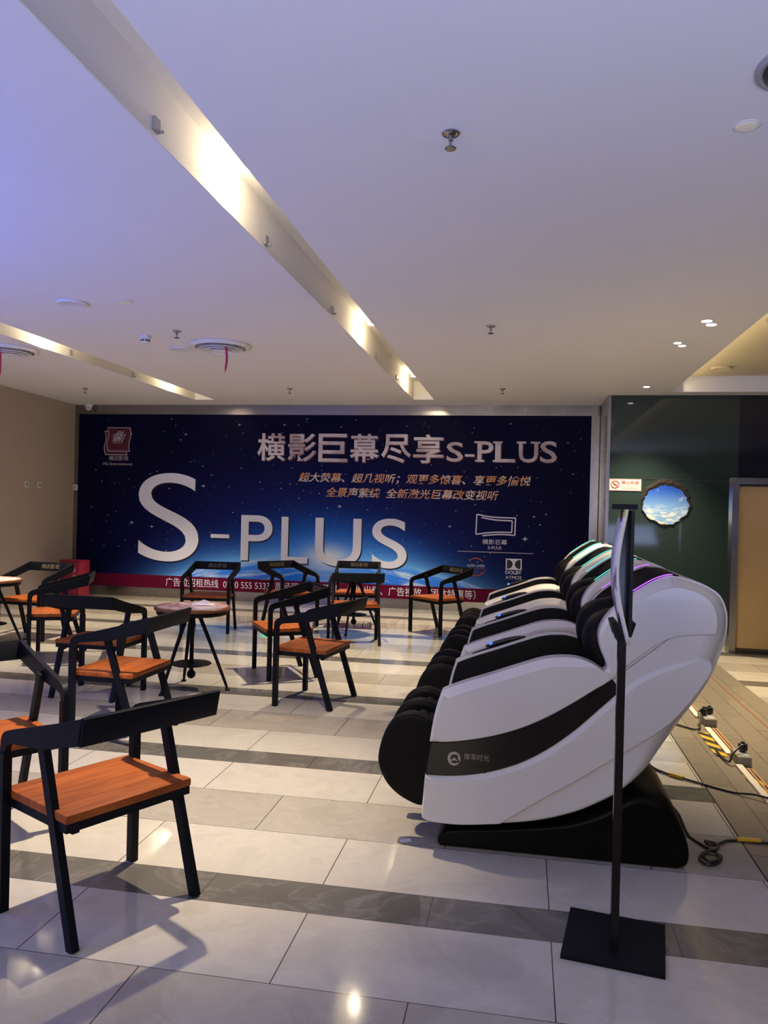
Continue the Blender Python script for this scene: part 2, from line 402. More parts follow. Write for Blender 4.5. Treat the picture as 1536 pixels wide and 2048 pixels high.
def empty(name, label, cat, loc, rz=0, group=None):
    o = bpy.data.objects.new(name, None); COL.objects.link(o); o.location = loc; o.rotation_euler = (0, 0, rz); o.empty_display_size = .1
    return tag(o, label, cat, group)
def tag(o, label, cat, group=None):
    o['label'] = label; o['category'] = cat
    if group: o['group'] = group
    return o
def struct(o): o['kind'] = 'structure'; return o
def kids(o): return [c for c in bpy.data.objects if c.parent == o]
def copy_tree(o, parent=None):
    c = o.copy(); COL.objects.link(c)
    if parent is not None: c.parent = parent
    for ch in kids(o): copy_tree(ch, c)
    return c
def text_mesh(body, offset=0, shear=0, spacing=1, res=3):
    c = bpy.data.curves.new('t', 'FONT'); c.body = body; c.offset = offset; c.shear = shear; c.space_character = spacing; c.resolution_u = res
    o = bpy.data.objects.new('t', c); COL.objects.link(o); bpy.context.view_layer.update()
    me = bpy.data.meshes.new_from_object(o.evaluated_get(bpy.context.evaluated_depsgraph_get()))
    bpy.data.objects.remove(o); bpy.data.curves.remove(c)
    return me
def lettering(name, body, box, y, m, parent, offset=0, shear=0, spacing=1, thick=.002, mtx=None, res=3):
    """text fitted to box (x0, z0, x1, z1) on the plane y, facing -y"""
    me = text_mesh(body, offset, shear, spacing, res)
    xs = [v.co.x for v in me.vertices]; ys = [v.co.y for v in me.vertices]
    x0, x1, y0, y1 = min(xs), max(xs), min(ys), max(ys)
    bm = bmesh.new(); bm.from_mesh(me)
    for v in bm.verts:
        v.co = Vector((box[0]+(v.co.x-x0)/(x1-x0)*(box[2]-box[0]), y, box[1]+(v.co.y-y0)/(y1-y0)*(box[3]-box[1])))
    r = bmesh.ops.extrude_face_region(bm, geom=list(bm.faces))
    for e in r['geom']:
        if isinstance(e, bmesh.types.BMVert): e.co.y -= thick
    bmesh.ops.recalc_face_normals(bm, faces=bm.faces)
    if mtx is not None: bmesh.ops.transform(bm, matrix=mtx, verts=bm.verts)
    bm.to_mesh(me); bm.free(); me.name = name; me.materials.clear()
    for p in me.polygons: p.use_smooth = False
    return link(name, me, m, parent)

# ------------------------------------------------------------------ the room
CH = 2.949            # ceiling height
YB = 11.34            # back wall
struct(G().box((.5, 4.2, -.05), (17, 18, .1)).out('floor', M['floor']))
def ceiling():
    g = G(); H = CH; T = .4
    def slab(x0, x1, y0, y1, z=H, t=T): g.box(((x0+x1)/2, (y0+y1)/2, z+t/2), (x1-x0, y1-y0, t))
    slab(-8.2, -4.735, -5, YB+.3); slab(-4.425, -1.54, -5, YB+.3); slab(-1.25, 1.716, -5, YB+.3)
    slab(-4.735, -4.425, 10.733, YB+.3); slab(-1.54, -1.25, 10.72, YB+.3)
    slab(1.716, 9, 10.04, YB+.3)
    return struct(g.out('ceiling', M['ceiling']))
ceiling()
def slot_lining(n, x0, x1, y1, zt=3.20):
    g = G(); e = .006
    g.box(((x0+x1)/2, (y1-5)/2, zt+.01), (x1-x0, y1+5, .02))
    g.box((x0+e/2, (y1-5)/2, (CH+zt)/2+.001), (e, y1+5, zt-CH)); g.box((x1-e/2, (y1-5)/2, (CH+zt)/2+.001), (e, y1+5, zt-CH))
    g.box(((x0+x1)/2, y1-e/2, (CH+zt)/2+.001), (x1-x0-2*e, e, zt-CH))
    return struct(g.out('trim_%d' % n, M['slot']))
slot_lining(1, -1.54, -1.25, 10.72); slot_lining(2, -4.735, -4.425, 10.733)
struct(G().box((5.36, 2.52, 3.165), (7.27, 15.02, .05)).out('ceiling_recess', M['recess']))
# left wall leans a little into the room towards the camera
def left_wall():
    x = lambda Y: -6.955+(YB-Y)*.058
    g = G(); a, b = YB+.1, -5
    g.add([(x(a), a, 0), (x(a), a, 3.0), (x(b), b, 3.0), (x(b), b, 0), (x(a)-.2, a, 0), (x(a)-.2, a, 3.0), (x(b)-.2, b, 3.0), (x(b)-.2, b, 0)],
          [(0, 1, 2, 3), (7, 6, 5, 4), (0, 4, 5, 1), (1, 5, 6, 2), (2, 6, 7, 3), (3, 7, 4, 0)])
    return struct(g.out('wall_left', M['taupe']))
left_wall()
struct(G().box((-3.0, YB+.1, 1.5), (8.2, .2, 3.0)).out('wall_back', M['steel_dark']))
YG = 10.315
struct(G().box((1.80, YG+.06, 1.5), (1.56, .12, 3.0)).out('wall_right', M['green']))
struct(G().box((4.6, YG+.06, 1.5), (4.04, .12, 3.0)).out('wall_right_navy', M['navy']))
struct(G().box((1.80, YG-.002, 1.893), (1.56, .006, .004)).out('trim_3', M['steel_dark']))
# stainless surround of the poster wall
def steel_frame():
    g = G(); y = YB-.03
    g.box((-3.0, y, (2.80+CH)/2), (7.95, .06, CH-2.80)); g.box((-3.0, y, .07), (7.95, .06, .14))
    g.box((-6.925, y, 1.47), (.10, .062, 2.66)); g.box((.943, y, 1.47), (.117, .062, 2.66))
    return struct(g.out('trim_4', M['steel'], None))
steel_frame()
struct(G().box((1.022, (YB+YG)/2, CH/2), (.03, YB-YG-.002, CH-.004)).out('trim_5', M['steel']))
struct(G().box((1.003, YB-.075, CH/2), (.008, .03, CH-.01)).out('trim_6', M['dark_hole']))
struct(G().box((1.03, YG+.03, CH/2), (.03, .12, CH-.01)).out('trim_7', M['steel']))

# ------------------------------------------------------------------ the big space poster
def build_poster():
    p = empty('wall_poster', 'huge dark blue space poster with a rising planet filling the back wall', 'poster', (0, YB-.062, 0))
    x0, x1, z0, z1 = -6.876, .886, .145, 2.80
    G().box(((x0+x1)/2, -.006, (z0+z1)/2), (x1-x0, .012, z1-z0)).out('poster_panel', M['poster'], p)
    y = -.0125
    def T(n, body, box, m, dy=0, **k): return lettering(n, body, box, y-dy, M[m], p, **k)
    # stars
    g = G(); r2 = random.Random(11)
    pts = [(-4.798, 1.718, .03), (-5.953, 1.132, .032), (-5.621, 1.08, .028), (.018, 1.064, .04), (-2.672, 1.458, .03), (-1.046, 1.21, .024), (-5.1, 2.498, .024), (-4.247, 2.648, .022), (-3.543, 2.652, .02), (-.633, 1.814, .018), (.136, 1.38, .02), (.22, 1.27, .016), (.3, 1.42, .016)]
    for i in range(230): pts.append((r2.uniform(-6.75, .8), r2.uniform(.55, 2.74), r2.choice((.006, .007, .008, .010, .013))))
    for a, b, s in pts:
        if s > .016:
            g.add([(a-s*1.3, y-.001, b), (a-s*.25, y-.001, b-s*.25), (a, y-.001, b-s), (a+s*.25, y-.001, b-s*.25), (a+s*1.3, y-.001, b), (a+s*.25, y-.001, b+s*.25), (a, y-.001, b+s), (a-s*.25, y-.001, b+s*.25)], [tuple(range(8))])
        else: g.add([(a-s, y-.001, b), (a, y-.001, b-s*.7), (a+s, y-.001, b), (a, y-.001, b+s*.7)], [(0, 1, 2, 3)])
    o = g.out('star_print', M['star'], p); o['label'] = 'small pale stars'; o['kind'] = 'stuff'
    # logo top left: two red sheets with a pale outline and a scribbled sun
    def sheet(dx, dz, m, grow, yy, nm):
        a = [(-6.385+dx-grow, 2.585+dz+grow), (-6.02+dx+grow, 2.585+dz+grow)]
        right = [(-6.02+dx+grow, 2.585+dz+grow), (-6.005+dx+grow, 2.48+dz), (-6.035+dx+grow, 2.34+dz), (-6.02+dx+grow, 2.235+dz-grow)]
        left = [(-6.365+dx-grow, 2.235+dz-grow), (-6.39+dx-grow, 2.34+dz), (-6.36+dx-grow, 2.48+dz), (-6.385+dx-grow, 2.585+dz+grow)]
        pl = path(a, right, [right[-1], left[0]], left)
        return plate(nm, pl, [(y-yy, 0), (y-yy-.0012, 0)], M[m], p)
    sheet(-.045, -.055, 'print_grey', .012, 0, 'emblem_outline'); sheet(-.045, -.055, 'print_maroon', 0, .0014, 'emblem_sheet')
    sheet(0, 0, 'print_grey', .012, .0028, 'emblem_outline'); sheet(0, 0, 'print_maroon', 0, .0042, 'emblem_sheet')
    g = G(); r3 = random.Random(5)
    for k in range(4):
        zc = 2.405+.035*k; xs = [(-6.305+.02*k*.4+.035*i, zc+.018*math.sin(i*1.9+k)+.010*i-.02) for i in range(6)]
        g.tube([(a, y-.006, b) for a, b in crom(xs, 4)], .007, 5)
    for k in range(4):
        xs = [(-6.285+.042*k+.016*i, 2.35+.03*i+.004*math.sin(i*2)) for i in range(6)]
        g.tube([(a, y-.006, b) for a, b in crom(xs, 4)], .007, 5)
    g.out('emblem_scribble', M['print_grey'], p)
    T('lettering', '横店影视', (-6.36, 2.085, -6.035, 2.158), 'print_grey'); T('lettering', 'HG Entertainment', (-6.455, 2.012, -5.965, 2.055), 'print_grey')
    # giant S -PLUS
    def big(body, box, off=.012):
        sh = (box[0]+.018, box[1]-.018, box[2]+.018, box[3]-.018)
        T('lettering', body, sh, 'print_navy', .0016, offset=off, res=12); T('lettering', body, box, 'print_white', .0034, offset=off, res=12)
    big('S', (-5.845, .555, -4.855, 1.905), -.007); big('-', (-4.66, .938, -4.363, .995), 0)
    big('P', (-4.18, .615, -3.69, 1.295), .004); big('L', (-3.55, .598, -3.14, 1.285), .004); big('U', (-3.03, .58, -2.335, 1.285), .004); big('S', (-2.175, .575, -1.66, 1.30), .004)
    # headline
    ch = '横影巨幕尽享'; w = (-1.15+3.975)/6
    for i, c in enumerate(ch):
        bx = (-3.975+i*w+.02, 2.112+.0*i, -3.975+(i+1)*w-.015, 2.525)
        T('lettering', c, (bx[0]+.010, bx[1]-.012, bx[2]+.014, bx[3]-.010), 'print_shadow', 0, offset=.016)
        T('lettering', c, bx, 'print_silver', .0022, offset=.015)
    def serif(x, z, w2, h=.028): return [(x-w2, z), (x+w2, z), (x+w2, z+h), (x-w2, z+h)]
    for body, bx, ser in (('S', (-1.12, 2.14, -.885, 2.42), ()), ('-', (-.857, 2.215, -.721, 2.248), ()), ('P', (-.68, 2.142, -.457, 2.435), ((-.645, 0), (-.66, 1))), ('L', (-.43, 2.142, -.15, 2.435), ((-.395, 0), (-.395, 1))), ('U', (-.10, 2.142, .165, 2.436), ((-.065, 1), (.130, 1))), ('S', (.195, 2.142, .425, 2.445), ())):
        T('lettering', body, (bx[0]+.01, bx[1]-.01, bx[2]+.012, bx[3]-.008), 'print_shadow', 0, offset=.012)
        o = T('lettering', body, bx, 'print_silver', .0022, offset=.010)
        if ser:
            bm = bmesh.new(); bm.from_mesh(o.data)
            for (sx, top) in ser:
                zz = bx[3]-.028 if top else bx[1]
                vs = [bm.verts.new((a, y-.0045, b)) for a, b in serif(sx, zz, .066)]; bm.faces.new(vs)
            bm.to_mesh(o.data); bm.free()
    T('lettering', '超大荧幕、超凡视听；观更多惊喜、享更多愉悦', (-3.31, 1.80, .078, 1.95), 'print_orange', .001, offset=.012, shear=.22)
    T('lettering', '全景声萦绕  全新激光巨幕改变视听', (-2.885, 1.595, -.362, 1.738), 'print_orange', .001, offset=.012, shear=.22)
    # curved screen icon and its caption
    g = G()
    o1 = crom([(-.665, 1.395), (-.45, 1.362), (-.12, 1.355), ], 8)+[Vector((-.12, 1.355))]
    o2 = [(-.12, 1.355), (-.125, 1.112)]; o3 = crom([(-.125, 1.112), (-.35, 1.117), (-.60, 1.092)], 8)
    i1 = crom([(-.60, 1.352), (-.40, 1.322), (-.165, 1.315)], 8)+[Vector((-.165, 1.315))]; i2 = [(-.165, 1.315), (-.17, 1.15)]
    i3 = crom([(-.17, 1.15), (-.42, 1.146), (-.672, 1.112)], 8)+[Vector((-.672, 1.112))]; i4 = [(-.672, 1.112), (-.665, 1.395)]
    for s in (o1, o2, o3, i1, i2, i3, i4): g.tube([(q[0], y-.002, q[1]) for q in s], .010, 6)
    o = g.out('screen_emblem', M['print_white'], p)
    T('lettering', '横影巨幕', (-.578, .972, -.231, 1.045), 'print_white', .001); T('lettering', 'S-PLUS', (-.498, .905, -.307, .948), 'print_white', .001)
    G().box((-.395, y-.001, .862), (1.07, .002, .010)).out('rule_line', M['print_grey'], p)
    # laser projector mark
    for a0, a1 in ((38, 142), (212, 325)):
        G().tube([(-.66+.125*math.cos(math.radians(a0+(a1-a0)*i/14)), y-.002, .645+.125*math.sin(math.radians(a0+(a1-a0)*i/14))) for i in range(15)], .012, 6).out('red_arc_emblem', M['print_red'], p)
    T('lettering', 'ALPD LASER', (-.785, .645, -.535, .682), 'print_white', .001)
    g = G()
    for a, b in (((-.67, .575), (-.535, .575)), ((-.535, .575), (-.535, .625)), ((-.535, .625), (-.67, .625)), ((-.67, .625), (-.67, .575))): g.tube([(a[0], y-.002, a[1]), (b[0], y-.002, b[1])], .004, 5)
    g.out('red_frame', M['print_red'], p)
    # surround sound mark
    G().box((-.13, y-.0012, .702), (.222, .0024, .157)).out('sound_emblem', M['print_white'], p)
    g = G()
    for sx, x in ((1, -.225), (-1, -.035)):
        arc = [(x+sx*(.012+.068*math.cos(a)), .702+.064*math.sin(a)) for a in [PI*(i/12-.5) for i in range(13)]]
        g.add([(a, y-.003, b) for a, b in arc+[(x, .702+.064), (x, .702-.064)]], [tuple(range(15))])
    g.out('sound_emblem_inset', M['print_navy'], p)
    T('lettering', 'DOLBY', (-.243, .562, -.018, .610), 'print_white', .001, offset=.012); T('lettering', 'ATMOS', (-.241, .492, -.016, .538), 'print_white', .001)
    T('lettering', '广告位招租热线  0730 555 5333  周经理（包场活动、场地出租、广告投放、团体特惠等）', (-5.37, .180, -.655, .312), 'print_white', .001)
build_poster()

# ------------------------------------------------------------------ cafe chairs
def build_chair():
    t = empty('cafe_chair', '', 'chair', (0, 0, 0), 0, 'cafe chairs with orange wooden seats')
    bmt = M['black_metal']
    G().box((0, .037, .411), (.50, .412, .030), bev=.007).out('seat', M['wood'], t, 40)
    g = G()
    for s in (-1, 1): g.box((s*.232, .037, .381), (.03, .40, .030))
    g.box((0, .222, .381), (.434, .03, .030)); g.box((0, -.148, .381), (.434, .03, .030))
    for a, b in ((-.20, -.13), (.20, -.13)): g.box((a, b, .358), (.026, .026, .018))
    g.out('seat_frame', bmt, t)
    # back rail, leaning back
    g = G(); a = Matrix.Rotation(math.radians(12), 3, 'X'); g.box((0, -.277, .723), (.545, .017, .094), a, .003)
    r = g.out('back_rail', bmt, t, 40)
    bm = Matrix.Translation((0, -.277, .723)) @ Matrix.Rotation(math.radians(12), 4, 'X') @ Matrix.Translation((0, .0088, 0)) @ Matrix.Rotation(PI, 4, 'Z')
    o = lettering('lettering', '横店影视', (-.11, -.024, .11, .026), 0, M['gold'], r, thick=.0008, mtx=bm); o['label'] = 'faded gold lettering'
    for s in (-1, 1):
        # tapering arm that bends down into the front leg
        top = [(-.2835, .768), (-.10, .716), (.10, .664), (.17, .646)]; bend = [(.17, .646), (.205, .632), (.224, .607), (.228, .57)]
        out = path(top, bend)+[Vector((.228, .545)), Vector((.194, .545)), Vector((.192, .575)), Vector((.178, .594)), Vector((.15, .602)), Vector((-.05, .625)), Vector((-.2635, .678))]
        N = len(out); g = G(); x0, x1 = s*.264-.011, s*.264+.011
        g.v = [(x0, q[0], q[1]) for q in out]+[(x1, q[0], q[1]) for q in out]
        g.f = [tuple(range(N)), tuple(range(N, 2*N))]+[(i, (i+1) % N, N+(i+1) % N, N+i) for i in range(N)]
        g.out('arm', bmt, t, 30)
        G().bar((s*.264, .211, .56), (s*.264, .211, 0), .032, .034, (0, 1, 0)).out('leg', bmt, t)
        G().bar((s*.2435, .004, .655), (s*.2435, -.212, 0), .026, .038, (0, 1, 0)).out('leg', bmt, t)
    return t
chair0 = build_chair()
CH_POS = [
 (-1.465, 2.627, 152.1, 'front orange-seated black chair at the lower left, seen whole from behind'),
 (-1.495, 5.702, 171.5, 'black chair with orange seat alone in mid-floor, nearest to the white massage chairs'),
 (-2.30, 3.075, 326.1, 'black chair cut off by the left picture edge, just behind the front chair'),
 (-2.429, 4.585, 177.7, 'black chair standing close in front of the round table with a crumpled tissue'),
 (-3.131, 5.454, 89.2, 'black chair seen square from behind, left of the table with the tissue'),
 (-4.244, 6.685, 205.2, 'chair with the brightest orange seat, beside the round table at the left edge'),
 (-5.07, 7.527, 267.2, 'bluish black chair in front of the red box by the taupe wall'),
 (-3.517, 8.535, 276.7, 'chair facing the camera before the poster, right behind the table with the tissue'),
 (-2.764, 9.143, 324.1, 'chair under the big letter L of the poster, turned to the right'),
 (-2.006, 6.566, 212.7, 'black chair with a reddish seat over the small green glow on the floor'),
 (-1.762, 8.252, 108.6, 'chair with a bright seat seen from behind, hiding the round table by the poster'),
 (-2.006, 9.497, 277.9, 'chair against the poster, facing the camera behind the hidden round table'),
 (-.97, 9.289, 228.6, 'rightmost chair, standing alone before the poster beside the massage chair row'),
]
for i, (x, y, a, lab) in enumerate(CH_POS):
    o = chair0 if i == 0 else copy_tree(chair0)
    o.location = (x, y, 0); o.rotation_euler = (0, 0, math.radians(a)-PI/2); o['label'] = lab

# ------------------------------------------------------------------ round tables
def build_table():
    t = empty('round_table', '', 'table', (0, 0, 0), 0, 'round cafe tables')
    G().lathe([(0, .625), (.285, .625), (.289, .630), (.289, .646), (.285, .650), (0, .650)], n=48).out('tabletop', M['table_print'], t, 35)
    G().lathe([(.2902, .627), (.2925, .629), (.2925, .645), (.2902, .647)], n=48).out('table_edge', M['table_edge'], t, 35)
    G().lathe([(0, .590), (.270, .590), (.275, .600), (.275, .6245), (0, .6245)], n=48).out('rim', M['black_metal'], t, 35)
    G().lathe([(0, .125), (.016, .130), (.016, .50), (.022, .50), (.022, .588), (0, .588)], n=16).ellipsoid((0, 0, .118), (.034, .034, .034)).out('post', M['black_metal'], t, 40)
    G().lathe([(0, .196), (.150, .196), (.155, .200), (.150, .205), (0, .205)], n=40).out('shelf', M['black_metal'], t, 35)
    for a in (7, 125, 245):
        c, s = math.cos(math.radians(a)), math.sin(math.radians(a))
        g = G().tube([(.05*c, .05*s, .588), (.14*c, .14*s, .38), (.275*c, .275*s, .05), (.288*c, .288*s, .012)], [.017, .015, .012, .009], 10)
        g.lathe([(0, 0), (.020, 0), (.018, .012), (.009, .02), (0, .02)], (.289*c, .289*s, 0), 12)
        g.out('leg', M['black_metal'], t, 50)
    return t
tb = build_table()
TPOS = [(-2.53, 5.79, 0, 'round table with mottled pink top and a crumpled tissue on it'), (-5.21, 7.03, 40, 'round table cut off by the left picture edge'), (-1.93, 8.98, 20, 'round table hidden between two chairs near the poster')]
for i, (x, y, a, lab) in enumerate(TPOS):
    o = tb if i == 0 else copy_tree(tb)
    o.location = (x, y, 0); o.rotation_euler = (0, 0, math.radians(a)); o['label'] = lab
def tissue():
    g = G(); r = random.Random(3)
    n = 7
    for i in range(n):
        for j in range(n): g.v.append(((i-3)*.028+r.uniform(-.010, .010), (j-3)*.016+r.uniform(-.007, .007), .003+max(0, .035-.010*math.hypot(i-3, j-3))*r.uniform(.3, 1.3)))
    for i in range(n-1):
        for j in range(n-1): g.f.append((i*n+j, (i+1)*n+j, (i+1)*n+j+1, i*n+j+1))
    o = g.out('crumpled_tissue', M['tissue'], None); o.location = (-2.47, 5.86, .650); o.rotation_euler = (0, 0, .4)
    sd = o.modifiers.new('thick', 'SOLIDIFY'); sd.thickness = .002
    tag(o, 'crumpled white tissue lying on the round table', 'tissue')
tissue()

# ------------------------------------------------------------------ massage chairs
X0 = .15
def L(*p): return [(a-X0, b) for a, b in p]
FRONT = L((-.354, .135), (-.380, .141), (-.3915, .16), (-.387, .244), (-.381, .333), (-.372, .414), (-.363, .474), (-.350, .564), (-.335, .632), (-.320, .680))
ARMTOP = L((-.320, .680), (-.300, .692), (-.226, .723), (-.113, .764), (-.002, .806), (.089, .838), (.159, .850), (.228, .850), (.288, .833), (.328, .809), (.366, .783))
WING = L((.366, .783), (.341, .847), (.320, .896), (.311, .943), (.316, .981), (.336, 1.023), (.367, 1.061), (.399, 1.089), (.456, 1.132), (.513, 1.170), (.551, 1.190), (.589, 1.202))
REAR = L((.589, 1.202), (.637, 1.197), (.694, 1.182), (.741, 1.164), (.783, 1.137), (.808, 1.098), (.821, 1.043), (.817, .964), (.795, .883), (.760, .792), (.706, .699), (.642, .605), (.578, .504), (.504, .407), (.399, .314))
BOT = L((.399, .314), (.332, .273), (.234, .223), (.095, .177), (-.067, .148), (-.232, .134), (-.354, .135))
SWTOP = L((-.363, .474), (-.283, .480), (-.179, .499), (-.076, .527), (.025, .566), (.124, .618), (.223, .682), (.300, .737), (.366, .783))
SWBOT = L((-.381, .330), (-.279, .333), (-.175, .348), (-.073, .376), (.028, .419), (.128, .481), (.226, .560), (.303, .635), (.404, .735))
LINEA = L((.372, .790), (.406, .818), (.469, .872), (.539, .931), (.614, .965), (.699, .977), (.76, .982))
LINEB = L((.404, .735), (.456, .781), (.513, .817), (.588, .851), (.671, .878), (.715, .884))
LINEC = L((.665, .70), (.576, .597), (.411, .478), (.231, .352), (.093, .262), (-.067, .150))
def sstep(a, b, x): t = max(0, min(1, (x-a)/(b-a))); return t*t*(3-2*t)
def build_massage_chair():
    t = empty('massage_chair', '', 'massage chair', (X0, 3.69, 0), 0, 'white massage chairs in a row')
    wh = M['white_shell']
    sil = path(FRONT, ARMTOP[:-2]+L((.322, .806), (.338, .812), (.346, .826), (.341, .847)), WING[1:], REAR, BOT)
    for s in (-1, 1):
        nm = s
        # big side shell: crisp rim in front, egg-round towards the back
        w = [sstep(.18, .56, p[0])*sstep(.25, .5, p[1]) for p in sil]
        lay = []
        for k in range(7):
            a = PI/2*k/6
            lay.append(([s*(.388-(.022+.105*q)*(1-math.sin(a))) for q in w], [(.016+.085*q)*(1-math.cos(a)) for q in w]))
        lay = lay[::-1]+[(s*.304, 0)]
        plate('side_shell', sil, lay, wh, t, 38)
        def raised(name, out, y, c, m, sm=12):
            return plate(name, out, [(s*y, c), (s*(y-c*.45), c*.35), (s*(y-c), 0), (s*.31, 0)], m, t, sm)
        o1 = lambda P, dx: [(a-dx, b) for a, b in P]
        # arm panel, swoosh and lower panel
        ft = [q for q in FRONT if q[1] >= .474]
        ap = path(o1(ft, .005), [(a-(.005 if i == 0 else 0), b+.005) for i, (a, b) in enumerate(ARMTOP)], [ARMTOP[-1], (SWTOP[-2][0]+.02, SWTOP[-2][1]+.012)], list(reversed(SWTOP[:-1])))
        zt = lambda x: next((ARMTOP[i][1]+(ARMTOP[i+1][1]-ARMTOP[i][1])*(x-ARMTOP[i][0])/(ARMTOP[i+1][0]-ARMTOP[i][0]) for i in range(len(ARMTOP)-1) if ARMTOP[i][0] <= x <= ARMTOP[i+1][0]), ARMTOP[0][1] if x < 0 else ARMTOP[-1][1])
        wa = [max(.12, (1 if q[1] > zt(q[0])-.02 and q[0] > -.475 else .35 if q[0] < -.475 else .12)*(1-sstep(.06, .19, q[0]))) for q in ap]
        o = plate('arm_panel', ap, [(s*.404, [.034*q for q in wa]), ([s*(.404-.026*q) for q in wa], 0), (s*.31, 0)], wh, t, 14)
        sw = path(o1(SWTOP, .002), [SWTOP[-1], SWBOT[-1]], list(reversed(o1(SWBOT, .002))), [(SWBOT[0][0]-.002, SWBOT[0][1]), (-.372-X0-.002, .414), (SWTOP[0][0]-.002, SWTOP[0][1])])
        o = raised('swoosh_band', sw, .3935, .006, M['gloss_black']); o['label'] = 'glossy black swoosh band'
        if s < 0:
            yy = -.3935
            e = G(); N = 40
            ring = [(-.264-X0+.027*math.cos(2*PI*i/N), .409+.029*math.sin(2*PI*i/N)) for i in range(N)]
            em = plate('emblem', [Vector(q) for q in ring], [(yy, 0), (yy-.0012, 0)], M['emblem'], o)
            g = G()
            def blob(cx, cz, rx, rz, n=16, rot=0):
                g.add([(-.264-X0+cx+rx*math.cos(a)*math.cos(rot)-rz*math.sin(a)*math.sin(rot), yy-.0018, .409+cz+rx*math.cos(a)*math.sin(rot)+rz*math.sin(a)*math.cos(rot)) for a in [2*PI*i/n for i in range(n)]], [tuple(range(n))])
            blob(.002, .011, .016, .007); blob(-.010, .001, .007, .0045, rot=.4); blob(.012, .001, .007, .0045, rot=-.4); blob(.002, -.013, .013, .006); blob(.018, -.010, .005, .007)
            g.out('emblem_marks', M['gloss_black'], em)
            lt = lettering('lettering', '摩享时光', (-.222-X0, .408, -.118-X0, .4355), yy, M['emblem_text'], o, thick=.0008); lt['label'] = 'beige lettering'
            oval = [(-.3825-X0+.001*0, .345+.0), ]
            pts = []
            for i in range(24):
                a = 2*PI*i/24; z = .385+(.035 if math.sin(a) > 0 else -.035)+.010*math.sin(a); pts.append((-.3825-X0+(z-.345)*.11+.001, -.345+.010*math.cos(a), z))
            G().tube(pts, .0016, 6, True).out('front_trim', M['chrome'], o)
        fl = [q for q in FRONT if q[1] <= .3]
        s1 = path([LINEC[-1], (BOT[-2][0], BOT[-2][1]-.003), (FRONT[0][0], FRONT[0][1]-.003)], [(FRONT[0][0], FRONT[0][1]-.003)]+[(a-.004, b) for a, b in fl[1:]]+[(SWBOT[0][0]-.004, SWBOT[0][1])])
        s2 = path([(SWBOT[0][0]-.004, SWBOT[0][1])]+SWBOT[1:]+LINEB[1:])
        s3 = path([LINEB[-1], (.742-X0, .876), (.750-X0, .85), (.735-X0, .81), (.70-X0, .75), LINEC[0]], LINEC)
        n2 = len(s2); wl = [.35]*len(s1)+[.35+.65*min(1, i/4, (n2-1-i)/8) for i in range(n2)]+[.35]*len(s3)
        plate('lower_panel', s1+s2+s3, [(s*.401, [.020*q for q in wl]), (s*.386, 0), (s*.31, 0)], wh, t, 12)
        up = path(LINEA, [LINEA[-1], (.765-X0, 1.03), (.752-X0, 1.09), (.715-X0, 1.132), (.65-X0, 1.158), (.59-X0, 1.162), (.53-X0, 1.142), (.46-X0, 1.095), (.40-X0, 1.043), (.365-X0, .995), (.348-X0, .95), (.355-X0, .905), (.372-X0, .85), LINEA[0]])
        raised('back_panel', up, .394, .004, wh, 12)
        # black lining on the inner faces
        inner = inset(path([q for q in FRONT if q[1] > .3], ARMTOP[:-2]+L((.322, .806), (.338, .812), (.346, .826), (.341, .847)), WING[1:], REAR[:9], [REAR[8], (.55-X0, .5), (.3-X0, .32), (-.38-X0, .31)]), .007)
        plate('inner_panel', inner, [(s*.3035, 0), (s*.295, .001)], M['black_panel'], t, 30)
        # lit strip on the wing
        led = crom([(a-.003, b+.004) for a, b in L((.385, 1.077), (.399, 1.089), (.456, 1.132), (.513, 1.170), (.551, 1.190), (.589, 1.202), (.61, 1.2025))], 5)
        G().tube([(q[0], s*.302, q[1]) for q in led], .0021, 6).out('light_strip', M['led_purple'], t, 60)
        # shoulder cushion inside the wing
        cu = path(L((.345, .70), (.290, .79), (.262, .87), (.262, .94), (.290, 1.0), (.345, 1.035), (.40, 1.05)), L((.40, 1.05), (.47, 1.06), (.50, .98), (.48, .85), (.42, .72), (.345, .70)))
        plate('shoulder_cushion', cu, [(s*y, d) for y, d in pad(.11, .294, .055)], M['leather'], t, 60)
    # remote lying in its dock on the far arm
    g = G(); d = plate('remote_dock', path(L((-.235, .7165), (.02, .8125)), L((.02, .8125), (.018, .822), (-.02, .811), (-.23, .7285), (-.235, .7165))), [(.312, 0), (.345, 0)], M['gloss_black'], t, 30)
    rp = [Vector((-.175-X0+.19*i/8, .328, .7625+.058*i/8+.006*math.sin(PI*i/8))) for i in range(9)]
    r = G().tube(rp, [.006, .010, .012, .012, .012, .012, .012, .010, .006], 10).out('remote_control', M['plastic_black'], t, 60)
    G().ellipsoid((rp[1].x, .324, rp[1].z+.009), (.011, .010, .010)).out('blue_light', M['led_blue'], r, 60)
    # seat, back cushion, crown
    plate('seat', path(L((-.30, .36), (-.30, .50), (-.24, .545), (.0, .50), (.25, .48), (.42, .52)), L((.42, .52), (.42, .34), (-.30, .36))), [(y, d) for y, d in pad(-.294, .294, .04)], M['leather'], t, 50)
    bc = path(L((.26, .45), (.33, .56), (.36, .65), (.385, .74), (.37, .82), (.40, .90), (.45, .98), (.445, 1.06), (.49, 1.12), (.54, 1.166), (.60, 1.186), (.67, 1.182), (.73, 1.158)), L((.73, 1.158), (.72, .95), (.60, .65), (.45, .45), (.26, .45)))
    plate('back_cushion', bc, [(y, d) for y, d in pad(-.294, .294, .035)], M['leather'], t, 50)
    g = G()
    for k in range(7): g.tube([(q[0]-X0, -.18+.06*k, q[1]) for q in crom([(.43, 1.01), (.475, 1.095), (.525, 1.152), (.59, 1.182), (.66, 1.180)], 4)], .018, 8)
    g.out('head_pillow', M['leather'], t, 60)
